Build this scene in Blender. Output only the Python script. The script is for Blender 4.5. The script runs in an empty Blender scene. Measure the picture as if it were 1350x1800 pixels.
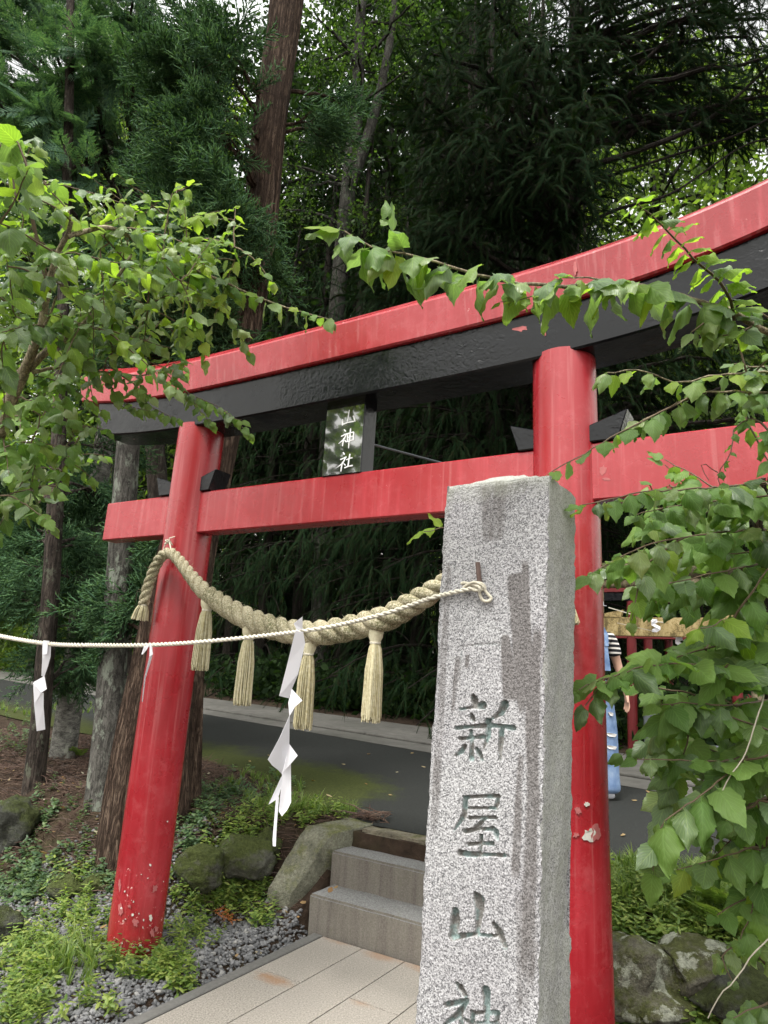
import bpy, math, random
import numpy as np
from mathutils import Vector, Matrix

rng = np.random.default_rng(11)
random.seed(11)
SC = bpy.context.scene
COL = SC.collection

# ------------------------------------------------------------------ camera, sky, sun, exposure
FPX, PITCH, ROLL, TH, HC = 1193.0, .2359, .0583, .5578, 1.4
FW = np.array([0, math.cos(PITCH), math.sin(PITCH)])
_r = np.array([1.0, 0, 0]); _u = np.array([0, -math.sin(PITCH), math.cos(PITCH)])
RT = math.cos(ROLL) * _r + math.sin(ROLL) * _u
UP = -math.sin(ROLL) * _r + math.cos(ROLL) * _u
CO = np.array([0, 0, HC])
cd = bpy.data.cameras.new('camera'); cam = bpy.data.objects.new('camera', cd); COL.objects.link(cam)
M = Matrix.Identity(4)
for i in range(3):
    M[i][0], M[i][1], M[i][2], M[i][3] = RT[i], UP[i], -FW[i], CO[i]
cam.matrix_world = M
cd.sensor_fit = 'VERTICAL'; cd.sensor_height = 36.0; cd.sensor_width = 27.0
cd.lens = FPX / 1800 * 36
cd.clip_start = .05; cd.clip_end = 3000
SC.camera = cam

SUN_EL, SUN_AZ = math.radians(64), math.radians(212)      # azimuth measured from +Y towards +X
wd = bpy.data.worlds.new('World'); SC.world = wd; wd.use_nodes = True
wn = wd.node_tree; wn.nodes.clear()
sky = wn.nodes.new('ShaderNodeTexSky'); sky.sky_type = 'NISHITA'; sky.sun_disc = False
sky.sun_elevation = SUN_EL; sky.sun_rotation = SUN_AZ; sky.dust_density = 3.0; sky.air_density = 5.0
hs = wn.nodes.new('ShaderNodeHueSaturation'); hs.inputs['Saturation'].default_value = .14
bg = wn.nodes.new('ShaderNodeBackground'); bg.inputs['Strength'].default_value = .15
wo = wn.nodes.new('ShaderNodeOutputWorld')
wn.links.new(sky.outputs[0], hs.inputs['Color']); wn.links.new(hs.outputs[0], bg.inputs['Color']); wn.links.new(bg.outputs[0], wo.inputs[0])
sl = bpy.data.lights.new('sun', 'SUN'); sl.energy = 1.8; sl.angle = math.radians(12); sl.color = (1, .965, .91)
so = bpy.data.objects.new('sun', sl); COL.objects.link(so)
_sd = Vector((math.sin(SUN_AZ) * math.cos(SUN_EL), math.cos(SUN_AZ) * math.cos(SUN_EL), math.sin(SUN_EL)))
so.rotation_euler = (-_sd).to_track_quat('-Z', 'Y').to_euler()
SC.view_settings.view_transform = 'Standard'; SC.view_settings.look = 'None'
SC.view_settings.gamma = 1; SC.view_settings.use_curve_mapping = False
SC.view_settings.exposure = 1.22
SC.render.engine = 'CYCLES'
SC.cycles.use_denoising = True
SC.cycles.max_bounces = 6; SC.cycles.diffuse_bounces = 3; SC.cycles.glossy_bounces = 3
SC.cycles.transmission_bounces = 4; SC.cycles.transparent_max_bounces = 4
SC.cycles.use_adaptive_sampling = True; SC.cycles.adaptive_threshold = .02

# ------------------------------------------------------------------ places
def ray(x, y): return FW + RT * (x - 675) / FPX + UP * (900 - y) / FPX
def px(x, y, d): return CO + ray(x, y) * d
def onz(x, y, z):
    d = ray(x, y); return CO + d * (z - HC) / d[2]
def aty(x, y, Y):
    d = ray(x, y); return CO + d * (Y / d[1])
U = np.array([math.cos(TH), -math.sin(TH), 0]); N = np.array([math.sin(TH), math.cos(TH), 0]); Z = np.array([0, 0, 1.0])
PL = np.array([-1.131, 3.844, 0])
def W(s, t, z=0.0): return PL + U * s + N * t + Z * z
def st(P): return (np.asarray(P) - PL) @ U, (np.asarray(P) - PL) @ N
def sstep(a, b, x):
    k = np.clip((x - a) / (b - a), 0, 1); return k * k * (3 - 2 * k)
def ground(s, t):
    s = np.asarray(s, float); t = np.asarray(t, float)
    g = .4555 + .04 * np.clip(t - 1.2, 0, 26)
    bank = sstep(.05 + .03 * sstep(-.5, .2, s), .90 - .02 * sstep(-.5, .2, s), t - .5 * sstep(-.35, .12, s))           # left bank
    bankr = sstep(.15, 1.1, t)
    k = np.where(s < 1.1, bank, bankr)
    cor = sstep(.44, .50, s) * (1 - sstep(1.74, 1.80, s))           # stair corridor
    k = k * (1 - cor) + cor * np.where(t > 1.19, 1.0, 0)
    rise = .25 * sstep(-1.2, -4.5, s) * sstep(-1.5, .8, t) * (1 - sstep(1.5, 3, t))
    return g * k + rise * 0 - .03 * cor * (1 - np.where(t > 1.19, 1.0, 0))
def gz(P):
    s, t = st(P); return float(ground(s, t))

# ------------------------------------------------------------------ mesh helpers
class MB:
    def __init__(s): s.v = []; s.f = []; s.n = 0; s.mi = []; s.uv = None
    def add(s, V, F, mi=0):
        V = np.asarray(V, float); s.v.append(V)
        for f in F: s.f.append([i + s.n for i in f]); s.mi.append(mi)
        s.n += len(V)
    def box(s, c, ax, ay, az, hx, hy, hz, bev=0, mi=0):
        ax, ay, az = [np.asarray(a, float) for a in (ax, ay, az)]; c = np.asarray(c, float)
        if bev <= 0:
            V = [c + ax * hx * i + ay * hy * j + az * hz * k for k in (-1, 1) for j in (-1, 1) for i in (-1, 1)]
            F = [(0, 2, 3, 1), (4, 5, 7, 6), (0, 1, 5, 4), (2, 6, 7, 3), (0, 4, 6, 2), (1, 3, 7, 5)]
            s.add(V, F, mi); return
        V = []; idx = {}
        for k in (-1, 1):
            for j in (-1, 1):
                for i in (-1, 1):
                    for a in range(3):
                        h = [hx, hy, hz]; h2 = [x - bev for x in h]; h2[a] = h[a]
                        idx[(i, j, k, a)] = len(V); V.append(c + ax * h2[0] * i + ay * h2[1] * j + az * h2[2] * k)
        F = []
        for a in range(3):
            for sg in (-1, 1):
                q = []
                for (p, r) in ((-1, -1), (1, -1), (1, 1), (-1, 1)):
                    t = [0, 0, 0]; t[a] = sg; t[(a + 1) % 3] = p; t[(a + 2) % 3] = r; q.append(idx[(t[0], t[1], t[2], a)])
                F.append(q if sg > 0 else q[::-1])
        for a in range(3):      # edges along axis a
            b, d = (a + 1) % 3, (a + 2) % 3
            for p in (-1, 1):
                for r in (-1, 1):
                    t0 = [0, 0, 0]; t0[a] = -1; t0[b] = p; t0[d] = r; t1 = list(t0); t1[a] = 1
                    q = [idx[(*t0, b)], idx[(*t1, b)], idx[(*t1, d)], idx[(*t0, d)]]
                    F.append(q if p * r < 0 else q[::-1])
        for k in (-1, 1):
            for j in (-1, 1):
                for i in (-1, 1):
                    q = [idx[(i, j, k, a)] for a in range(3)]; F.append(q if i * j * k > 0 else q[::-1])
        s.add(V, F, mi)
    def tube(s, P, R, n=8, cap=True, mi=0, jag=None):
        P = np.asarray(P, float); m = len(P)
        R = np.full(m, R) if np.isscalar(R) else np.asarray(R, float)
        T = np.gradient(P, axis=0); T /= np.linalg.norm(T, axis=1)[:, None] + 1e-12
        ref = np.array([0, 0, 1.0]) if abs(T[0][2]) < .9 else np.array([1.0, 0, 0])
        a = np.cross(T[0], ref); a /= np.linalg.norm(a)
        V = []; an = np.linspace(0, 2 * math.pi, n, endpoint=False)
        for i in range(m):
            a = a - T[i] * (a @ T[i]); a /= np.linalg.norm(a) + 1e-12
            b = np.cross(T[i], a)
            rr = R[i] * (np.ones(n) if jag is None else jag(i, an))
            V.append(P[i] + rr[:, None] * (np.cos(an)[:, None] * a + np.sin(an)[:, None] * b))
        V = np.concatenate(V); F = []
        for i in range(m - 1):
            for j in range(n):
                k = (j + 1) % n; F.append((i * n + j, i * n + k, (i + 1) * n + k, (i + 1) * n + j))
        if cap: F.append(tuple(range(n))[::-1]); F.append(tuple((m - 1) * n + j for j in range(n)))
        s.add(V, F, mi)
    def prism(s, A, B, mi=0):
        n = len(A); V = list(A) + list(B)
        F = [tuple(range(n))[::-1], tuple(range(n, 2 * n))] + [(i, (i + 1) % n, n + (i + 1) % n, n + i) for i in range(n)]
        s.add(V, F, mi)
    def mesh(s, name, smooth=False):
        me = bpy.data.meshes.new(name)
        V = np.concatenate(s.v) if s.v else np.zeros((0, 3))
        me.from_pydata(V.tolist(), [], s.f)
        if smooth: me.polygons.foreach_set('use_smooth', np.ones(len(me.polygons), bool))
        if any(s.mi): me.polygons.foreach_set('material_index', np.array(s.mi, np.int32))
        me.update(); return me

def tri_mesh(name, V, F, uv=None, smooth=False):
    me = bpy.data.meshes.new(name); F = np.asarray(F, np.int32); k = F.shape[1]
    me.vertices.add(len(V)); me.vertices.foreach_set('co', np.asarray(V, np.float32).ravel())
    me.loops.add(F.size); me.loops.foreach_set('vertex_index', F.ravel())
    me.polygons.add(len(F)); me.polygons.foreach_set('loop_start', np.arange(0, F.size, k, dtype=np.int32))
    if smooth: me.polygons.foreach_set('use_smooth', np.ones(len(F), bool))
    if uv is not None:
        l = me.uv_layers.new(name='UVMap'); l.data.foreach_set('uv', np.asarray(uv, np.float32)[F.ravel()].ravel())
    me.update(calc_edges=True); return me

def frames(D, roll=None, upv=(0, 0, 1)):
    """matrices with columns (direction, side, normal)"""
    D = np.asarray(D, float); D = D / (np.linalg.norm(D, axis=1)[:, None] + 1e-9)
    S = np.cross(np.broadcast_to(np.asarray(upv, float), D.shape), D); l = np.linalg.norm(S, axis=1)[:, None]
    S = np.where(l < 1e-3, np.array([1.0, 0, 0]), S / (l + 1e-9)); Nn = np.cross(D, S)
    if roll is not None:
        c, q = np.cos(roll)[:, None], np.sin(roll)[:, None]; S, Nn = c * S + q * Nn, -q * S + c * Nn
    return np.stack([D, S, Nn], axis=2)
def batch(tv, tf, Ms, Ts, sc):
    n, m = len(Ts), len(tv)
    V = np.einsum('nij,mj->nmi', Ms * np.asarray(sc)[:, None, None], tv) + np.asarray(Ts)[:, None, :]
    F = (tf[None] + (np.arange(n) * m)[:, None, None]).reshape(-1, tf.shape[1])
    return V.reshape(-1, 3), F
class TB:
    """collects big triangle batches"""
    def __init__(s): s.V = []; s.F = []; s.uv = []; s.n = 0
    def add(s, V, F, uv=None):
        s.V.append(V); s.F.append(np.asarray(F) + s.n); s.n += len(V)
        if uv is not None: s.uv.append(uv)
    def inst(s, tpl, Ms, Ts, sc):
        tv, tf = tpl[0], tpl[1]; V, F = batch(tv, tf, Ms, Ts, sc)
        s.add(V, F, np.tile(tpl[2], (len(Ts), 1)) if len(tpl) > 2 else None)
    def mesh(s, name, smooth=False):
        return tri_mesh(name, np.concatenate(s.V), np.concatenate(s.F), np.concatenate(s.uv) if s.uv else None, smooth)

# ------------------------------------------------------------------ scene tree helpers
def obj(name, me, mat, parent=None, kind=None, label=None):
    if isinstance(me, MB): me = me.mesh(name)
    if isinstance(me, TB): me = me.mesh(name)
    if mat is not None and len(me.materials) == 0:
        for m in (mat if isinstance(mat, (list, tuple)) else [mat]): me.materials.append(m)
    o = bpy.data.objects.new(name, me); COL.objects.link(o)
    if parent is not None:
        o.parent = parent
        T = Matrix.Identity(4); q = parent
        while q is not None: T = Matrix.Translation(q.location) @ T if q.parent is None else T; q = q.parent
        o.matrix_parent_inverse = T.inverted() if parent.parent is None else Matrix.Identity(4)
    if kind: o['kind'] = kind
    if label: o['label'] = label
    return o
def tag(o, label, cat, group=None):
    o['label'] = label; o['category'] = cat
    if group: o['group'] = group
    return o
def thing(name, label, cat, loc, group=None):
    o = bpy.data.objects.new(name, None); COL.objects.link(o); o.location = [float(x) for x in loc]
    o.empty_display_size = .05
    return tag(o, label, cat, group)
def shade(o, ang=40):
    me = o.data; me.polygons.foreach_set('use_smooth', np.ones(len(me.polygons), bool))
    if hasattr(me, 'set_sharp_from_angle'): me.set_sharp_from_angle(angle=math.radians(ang))
    return o
def place_root(root, loc, rz=0, sc=1):
    root.location = [float(x) for x in loc]; root.rotation_euler = (0, 0, rz); root.scale = (sc, sc, sc)

# ------------------------------------------------------------------ materials
class NT:
    def __init__(s, name):
        s.m = bpy.data.materials.new(name); s.m.use_nodes = True; s.t = s.m.node_tree; s.t.nodes.clear()
        s.out = s.t.nodes.new('ShaderNodeOutputMaterial')
    def n(s, typ, ins=None, out=0, **kw):
        nd = s.t.nodes.new('ShaderNode' + typ)
        for k, v in kw.items(): setattr(nd, k, v)
        for k, v in (ins or {}).items(): s.set(nd.inputs[k], v)
        nd_out = nd.outputs[out]; return nd_out
    def set(s, sock, v):
        if isinstance(v, bpy.types.NodeSocket): s.t.links.new(v, sock)
        elif isinstance(v, (tuple, list)) and len(v) == 3 and sock.type == 'RGBA': sock.default_value = (*v, 1)
        elif sock.type == 'RGBA' and np.isscalar(v): sock.default_value = (v, v, v, 1)
        else: sock.default_value = v
    def ramp(s, fac, stops, interp='LINEAR'):
        nd = s.t.nodes.new('ShaderNodeValToRGB'); r = nd.color_ramp; r.interpolation = interp
        while len(r.elements) < len(stops): r.elements.new(.5)
        for e, (p, c) in zip(r.elements, stops):
            e.position = p; e.color = (c, c, c, 1) if np.isscalar(c) else (*c, 1)
        s.set(nd.inputs[0], fac); return nd.outputs[0]
    def mix(s, fac, a, b, bt='MIX'):
        nd = s.t.nodes.new('ShaderNodeMix'); nd.data_type = 'RGBA'; nd.blend_type = bt
        s.set(nd.inputs[0], fac); s.set(nd.inputs[6], a); s.set(nd.inputs[7], b); return nd.outputs[2]
    def math(s, op, a, b=0.0, c=None):
        nd = s.t.nodes.new('ShaderNodeMath'); nd.operation = op; s.set(nd.inputs[0], a); s.set(nd.inputs[1], b)
        if c is not None: s.set(nd.inputs[2], c)
        return nd.outputs[0]
    def co(s, scale=(1, 1, 1), kind='Object', rot=(0, 0, 0)):
        tc = s.t.nodes.new('ShaderNodeTexCoord'); mp = s.t.nodes.new('ShaderNodeMapping')
        mp.inputs['Scale'].default_value = scale; mp.inputs['Rotation'].default_value = rot
        s.t.links.new(tc.outputs[kind], mp.inputs[0]); return mp.outputs[0]
    def pos(s, scale=(1, 1, 1)):
        g = s.t.nodes.new('ShaderNodeNewGeometry'); mp = s.t.nodes.new('ShaderNodeMapping')
        mp.inputs['Scale'].default_value = scale; s.t.links.new(g.outputs['Position'], mp.inputs[0]); return mp.outputs[0]
    def noise(s, vec, scale, detail=4, rough=.55, dist=0):
        return s.n('TexNoise', {'Vector': vec, 'Scale': scale, 'Detail': detail, 'Roughness': rough, 'Distortion': dist})
    def voro(s, vec, scale, feature='F1', out=0):
        return s.n('TexVoronoi', {'Vector': vec, 'Scale': scale}, out=out, feature=feature)
    def bump(s, h, strength=.3, dist=.01, nrm=None):
        ins = {'Height': h, 'Strength': strength, 'Distance': dist}
        if nrm is not None: ins['Normal'] = nrm
        return s.n('Bump', ins)
    def surf(s, color, rough=.6, normal=None, spec=.4, metal=0, coat=0, trans=None, tcol=None):
        ins = {'Base Color': color, 'Roughness': rough, 'Specular IOR Level': spec, 'Metallic': metal, 'Coat Weight': coat}
        if normal is not None: ins['Normal'] = normal
        b = s.n('BsdfPrincipled', ins)
        if trans:
            t = s.n('BsdfTranslucent', {'Color': tcol if tcol is not None else color})
            b = s.n('MixShader', {0: trans, 1: b, 2: t})
        s.t.links.new(b, s.out.inputs['Surface']); return s.m

def m_simple(name, col, rough=.6, spec=.4, var=.15, sc=20, bump=.2, metal=0):
    a = NT(name); p = a.pos(); f = a.noise(p, sc)
    c = a.mix(f, tuple(x * (1 - var) for x in col), tuple(min(1, x * (1 + var)) for x in col))
    return a.surf(c, rough, a.bump(f, bump, .005), spec, metal)

def m_red():
    a = NT('red_paint'); p = a.pos()
    big = a.noise(p, 1.6, 3); fine = a.noise(p, 26, 5, .6); crack = a.noise(a.pos((1, 1, .8)), 55, 6, .75, 1.5)
    c = a.mix(a.ramp(big, [(.35, 0), (.7, 1)]), (.27, .008, .014), (.35, .018, .027))
    streak = a.ramp(a.noise(a.pos((9, 9, .7)), 3.2, 4), [(.5, 0), (.75, 1)])
    c = a.mix(a.math('MULTIPLY', streak, .3), c, (.56, .07, .09))
    sep = a.n('SeparateXYZ', {0: p}, out=2)
    low = a.math('SUBTRACT', 1, a.n('MapRange', {0: sep, 1: .0, 2: .62}))
    chipn = a.noise(p, 30, 6, .68); patch = a.noise(p, 5, 3)
    thr = a.math('ADD', a.math('ADD', chipn, a.math('MULTIPLY', low, .105)), a.math('MULTIPLY', a.math('SUBTRACT', patch, .5), .28))
    chip = a.ramp(thr, [(.735, 0), (.75, 1)])
    pale = a.ramp(thr, [(.70, 0), (.735, 1)])
    c = a.mix(a.math('MULTIPLY', pale, .55), c, (.60, .16, .16))
    c = a.mix(chip, c, (.70, .52, .48))
    fade = a.ramp(a.math('ADD', a.noise(p, 14, 6, .8), a.math('MULTIPLY', a.math('SUBTRACT', big, .5), .5)), [(.54, 0), (.72, 1)])
    c = a.mix(a.math('MULTIPLY', fade, .30), c, (.47, .11, .12))
    dirt = a.math('MULTIPLY', a.math('SUBTRACT', 1, a.n('MapRange', {0: sep, 1: .0, 2: .30})), a.ramp(a.noise(p, 16, 6, .7), [(.35, 0), (.7, 1)])); c = a.mix(a.math('MULTIPLY', dirt, .45), c, (.09, .06, .045))
    drip_gloss = a.ramp(a.noise(a.pos((16, 16, .5)), 2.6, 3), [(.56, 0), (.66, 1)]); c = a.mix(a.math('MULTIPLY', drip_gloss, .22), c, (.50, .19, .19))  # pale vertical streaks: paint drips plus gloss put into the colour
    r = a.ramp(a.noise(p, 6, 4), [(.3, .20), (.7, .36)])
    r = a.mix(chip, r, .8)
    h = a.math('ADD', a.math('MULTIPLY', fine, .5), a.math('MULTIPLY', crack, .5)); h = a.math('SUBTRACT', h, a.math('MULTIPLY', chip, .5))
    return a.surf(c, r, a.bump(h, .26, .006), .6)
def m_black():
    a = NT('black_paint'); p = a.pos()
    lump = a.noise(p, 34, 4, .55, 1.2); patch = a.ramp(a.noise(p, 1.7, 3), [(.42, .15), (.6, 1)])
    thr = a.math('ADD', a.noise(p, 22, 5, .6), a.math('MULTIPLY', a.math('SUBTRACT', a.noise(p, 3.1, 3), .5), .35))
    chip = a.ramp(thr, [(.775, 0), (.785, 1)])
    c = a.mix(a.noise(p, 3), (.003, .0035, .005), (.007, .008, .010)); c = a.mix(chip, c, (.55, .35, .33))
    r = a.ramp(a.noise(p, 5, 4), [(.35, .10), (.7, .32)])
    return a.surf(c, r, a.bump(a.math('MULTIPLY', lump, patch), .45, .012), .27)
def m_plaque():
    a = NT('polished_granite'); p = a.pos()
    c = a.mix(a.ramp(a.noise(p, 300, 2), [(.5, 0), (.7, 1)]), (.010, .011, .013), (.05, .05, .055))
    m = a.surf(c, .08, None, .6, coat=1.0); b = [n for n in a.t.nodes if n.type == 'BSDF_PRINCIPLED'][0]; b.inputs['IOR'].default_value = 2.3; b.inputs['Coat Roughness'].default_value = .02; b.inputs['Coat IOR'].default_value = 1.8; return m
def m_granite():
    a = NT('speckled_granite'); p = a.pos()
    v = a.voro(p, 380, out=1); g = a.n('SeparateColor', {0: v}); w = a.noise(p, 310, 3, .7)
    sp = a.ramp(a.math('ADD', a.math('MULTIPLY', g, .55), a.math('MULTIPLY', w, .6)), [(.30, (.095, .095, .10)), (.45, (.215, .215, .222)), (.58, (.345, .345, .352)), (.76, (.49, .49, .50))])
    tint = a.ramp(a.noise(p, 3, 3), [(.35, (.86, .84, .86)), (.65, (1, 1, 1))])
    c = a.mix(1.0, sp, tint, 'MULTIPLY')
    s1 = a.n('Attribute', attribute_name='stain', out=2); nz = a.noise(a.pos((1, 1, .22)), 42, 7, .75)
    sm = a.ramp(a.math('ADD', s1, a.math('MULTIPLY', a.math('SUBTRACT', nz, .5), .75)), [(.36, 0), (.6, 1)])
    c = a.mix(a.math('MULTIPLY', sm, .78), c, a.mix(g, (.062, .055, .052), (.135, .122, .117)))
    lic = a.n('Attribute', attribute_name='lichen', out=2)
    lm = a.ramp(a.math('ADD', lic, a.math('MULTIPLY', a.math('SUBTRACT', a.noise(p, 18, 5, .7), .5), .9)), [(.35, 0), (.75, 1)])
    c = a.mix(a.math('MULTIPLY', lm, .5), c, (.32, .335, .27))
    gv = a.n('Attribute', attribute_name='carve', out=2)
    teal_and_shade = a.ramp(a.noise(p, 30, 3), [(.46, (.15, .14, .12)), (.56, (.19, .28, .265))])  # teal paint remnants, plus groove shade put into the colour
    c = a.mix(a.math('MULTIPLY', gv, .7), c, teal_and_shade)
    return a.surf(c, .75, a.bump(a.math('ADD', w, a.math('MULTIPLY', a.noise(p, 40), .6)), .4, .004), .35)
def m_slab():
    a = NT('paving_granite'); p = a.pos()
    oi = a.n('ObjectInfo', out=5)
    sp = a.ramp(a.noise(p, 125, 4, .85), [(.36, (.11, .098, .085)), (.5, (.25, .228, .198)), (.64, (.41, .385, .34))])
    c = a.mix(a.math('MULTIPLY', oi, .25), sp, (.30, .27, .24))
    rust = a.n('Attribute', attribute_name='rust', out=2)
    rm = a.ramp(a.math('ADD', rust, a.math('MULTIPLY', a.math('SUBTRACT', a.noise(p, 25, 5, .7), .5), .8)), [(.35, 0), (.85, 1)])
    c = a.mix(a.math('MULTIPLY', rm, .78), c, (.25, .13, .06))
    damp = a.ramp(a.noise(p, 4, 4), [(.4, 0), (.7, 1)]); c = a.mix(a.math('MULTIPLY', damp, .25), c, (.22, .205, .185))
    return a.surf(c, .72, a.bump(a.noise(p, 120, 3), .25, .003), .35)
def m_step():
    a = NT('worn_step_granite'); p = a.pos()
    nz = a.n('SeparateXYZ', {0: a.n('NewGeometry', out=1)}, out=2); top = a.ramp(nz, [(.4, 0), (.8, 1)])
    c1 = a.ramp(a.noise(p, 130, 3, .7), [(.35, (.10, .10, .096)), (.65, (.25, .25, .245))])
    st_ = a.ramp(a.noise(a.pos((14, 14, .9)), 2.2, 4, .6), [(.42, 0), (.68, 1)])
    c2 = a.mix(a.math('MULTIPLY', st_, .7), (.155, .135, .105), (.075, .052, .040))
    c2 = a.mix(.35, c2, c1)
    c = a.mix(top, c2, c1)
    ms = a.ramp(a.noise(p, 9, 5, .65), [(.58, 0), (.72, 1)]); c = a.mix(a.math('MULTIPLY', ms, .3), c, (.10, .105, .05))
    return a.surf(c, .78, a.bump(a.noise(p, 70, 4), .4, .004), .3)
def m_rock(name, base, moss, mscale=6, mth=.5, lichen=.0):
    a = NT(name); p = a.pos()
    n1 = a.noise(p, 9, 8, .7); c = a.ramp(n1, [(.3, tuple(x * .45 for x in base)), (.7, base)])
    nz = a.n('SeparateXYZ', {0: a.n('NewGeometry', out=1)}, out=2)
    mm = a.ramp(a.math('ADD', a.noise(p, mscale, 6, .7), a.math('MULTIPLY', nz, .12)), [(mth, 0), (mth + .14, 1)])
    mc = a.mix(a.noise(p, 60, 3), tuple(x * .55 for x in moss), moss)
    c = a.mix(mm, c, mc)
    if lichen:
        lm = a.ramp(a.math('ADD', a.noise(p, 11, 2, .5), a.math('MULTIPLY', a.noise(p, 80, 4, .85), .35)), [(.82 - lichen * .1, 0), (.86 - lichen * .1, 1)]); c = a.mix(lm, c, (.44, .46, .37))
    c = a.mix(.55, c, a.mix(a.ramp(a.noise(p, 55, 6, .8), [(.35, 0), (.65, 1)]), (.0, .0, .0), c)); return a.surf(c, .9, a.bump(a.math('ADD', n1, a.math('MULTIPLY', a.noise(p, 70, 5, .7), .7)), 1.0, .03), .2)
def m_bark(name, dark, light, vs=.06, sc=30, lich=0, lcol=(.32, .36, .30), bump=.8):
    a = NT(name); p = a.pos((1, 1, vs)); n1 = a.noise(p, sc, 6, .65, .4); n2 = a.noise(p, sc * 2.7, 4, .6)
    n3 = a.noise(a.pos((1, 1, vs * 2.2)), sc * 1.25, 8, .72, .8); ck_ = a.ramp(a.math('ABSOLUTE', a.math('SUBTRACT', n3, .5)), [(.0, 0), (.05, 1)])
    h = a.math('MULTIPLY', a.math('ADD', a.math('MULTIPLY', n1, .7), a.math('MULTIPLY', n2, .3)), a.math('ADD', .72, a.math('MULTIPLY', ck_, .28)))
    c = a.ramp(h, [(.34, tuple(x * .35 for x in dark)), (.48, dark), (.64, light)])
    if lich:
        q = a.pos((1, 1, .55)); lm = a.ramp(a.noise(q, 11, 6, .72), [(.62 - lich * .2, 0), (.69 - lich * .2, 1)])
        c = a.mix(a.math('MULTIPLY', lm, .85), c, a.mix(n2, tuple(x * .6 for x in lcol), lcol))
    return a.surf(c, .92, a.bump(h, bump, .03), .15)
def m_leaf(name, cols, trans=.35, tcol=None, rough=.45, veins=False, spec=.45, dark=1.0):
    a = NT(name)
    rnd = a.n('NewGeometry', out=8) if not veins else a.n('ObjectInfo', out=5)
    ri = a.n('NewGeometry', out=8); f = a.math('FRACT', a.math('ADD', a.n('ObjectInfo', out=5), ri))
    k = len(cols) - 1
    c = a.ramp(f, [(i / k * .98, tuple(x * dark for x in cc)) for i, cc in enumerate(cols)])
    nrm = None
    if veins:
        uv = a.n('UVMap', uv_map='UVMap'); sx = a.t.nodes.new('ShaderNodeSeparateXYZ'); a.t.links.new(uv, sx.inputs[0])
        v = a.math('ABSOLUTE', a.math('SUBTRACT', sx.outputs[1], .5))
        k1 = a.math('PINGPONG', a.math('SUBTRACT', a.math('MULTIPLY', sx.outputs[0], 7), a.math('MULTIPLY', v, 6.0)), .5)
        side = a.ramp(k1, [(.0, 1), (.09, 0)]); mid = a.ramp(v, [(.0, 1), (.03, 0)])
        vn = a.math('MAXIMUM', side, mid)
        c = a.mix(a.math('MULTIPLY', vn, .28), c, tuple(min(1, x * 2.2) for x in cols[-1]))
        blot = a.ramp(a.noise(a.co(), 40, 4), [(.62, 0), (.7, 1)]); c = a.mix(a.math('MULTIPLY', blot, .12), c, (.16, .17, .05))
        nrm = a.bump(a.math('ADD', a.math('MULTIPLY', vn, -.6), a.math('MULTIPLY', k1, .6)), .35, .004)
    tc = a.mix(.5, c, tcol) if tcol else a.mix(1.0, c, (2.0, 2.2, .9), 'MULTIPLY')
    return a.surf(c, rough, nrm, spec, trans=trans, tcol=tc)

MAT = {}
MAT['red'] = m_red(); MAT['black'] = m_black(); MAT['plaque'] = m_plaque(); MAT['granite'] = m_granite()
MAT['slab'] = m_slab(); MAT['step'] = m_step()
MAT['white_letter'] = m_simple('white_letter_paint', (.82, .82, .82), .5, .4, .05)
MAT['kerb'] = m_simple('dark_edging_stone', (.125, .122, .115), .8, .3, .35, 60, .4)
MAT['cheek'] = m_rock('lichened_side_stone', (.36, .36, .27), (.25, .26, .11), 7, .56, .0)
MAT['oldkerb'] = m_rock('old_kerb_stone', (.40, .36, .27), (.2, .2, .09), 8, .56)
MAT['rock'] = m_rock('mossy_rock', (.19, .19, .155), (.10, .125, .035), 5, .42)
MAT['rockd'] = m_rock('dark_mossy_rock', (.13, .135, .115), (.085, .105, .035), 4, .46, .0)
MAT['rockl'] = m_rock('lichen_rock', (.30, .285, .22), (.15, .165, .06), 9, .46, .9)
MAT['bark1'] = m_bark('cedar_bark', (.066, .043, .031), (.185, .135, .10), .055, 36, bump=1.0)
MAT['bark2'] = m_bark('lichen_bark', (.10, .095, .085), (.16, .155, .138), .16, 30, .45, (.30, .335, .275), .7)
MAT['bark3'] = m_bark('smooth_grey_bark', (.15, .146, .13), (.24, .235, .21), 1.6, 9, .25, (.36, .37, .31), .25)
MAT['bark4'] = m_bark('dark_bark', (.045, .036, .03), (.11, .09, .075), .08, 24, .3, (.14, .15, .11))
MAT['bark5'] = m_bark('pale_bark', (.035, .033, .028), (.07, .067, .058), .3, 14, .4, (.085, .09, .072))
MAT['bark6'] = m_bark('silhouette_bark', (.018, .015, .012), (.045, .037, .03), .08, 24)  # dark silhouette look against the sky is put into this bark colour
MAT['stem'] = m_bark('twig_bark', (.24, .20, .14), (.46, .40, .28), .3, 40, 0, bump=.3)
MAT['twig'] = m_simple('brown_twig', (.12, .085, .055), .7, .3, .3, 60)
MAT['drytwig'] = m_simple('dry_grey_twig', (.42, .38, .31), .8, .2, .2, 60)
MAT['leaf_r'] = m_leaf('broad_leaf', [(.070, .138, .034), (.104, .190, .046), (.150, .24, .058), (.122, .205, .066)], .40, None, .5, True, .25)
MAT['leaf_y'] = m_leaf('young_leaf', [(.12, .20, .035), (.17, .26, .04), (.21, .29, .05)], .50, None, .5, True, .25)
MAT['leaf_p'] = m_leaf('pale_leaf', [(.105, .165, .088), (.135, .20, .10), (.12, .20, .065), (.16, .24, .07)], .40, None, .5, True, .3)
MAT['leaf_l'] = m_leaf('shrub_leaf', [(.070, .118, .055), (.105, .170, .072), (.150, .22, .090), (.20, .265, .09)], .36, None, .38, True, .55)
MAT['leaf_m'] = m_leaf('shrub_leaf_small', [(.030, .060, .024), (.060, .105, .032), (.105, .165, .045)], .34)
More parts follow.
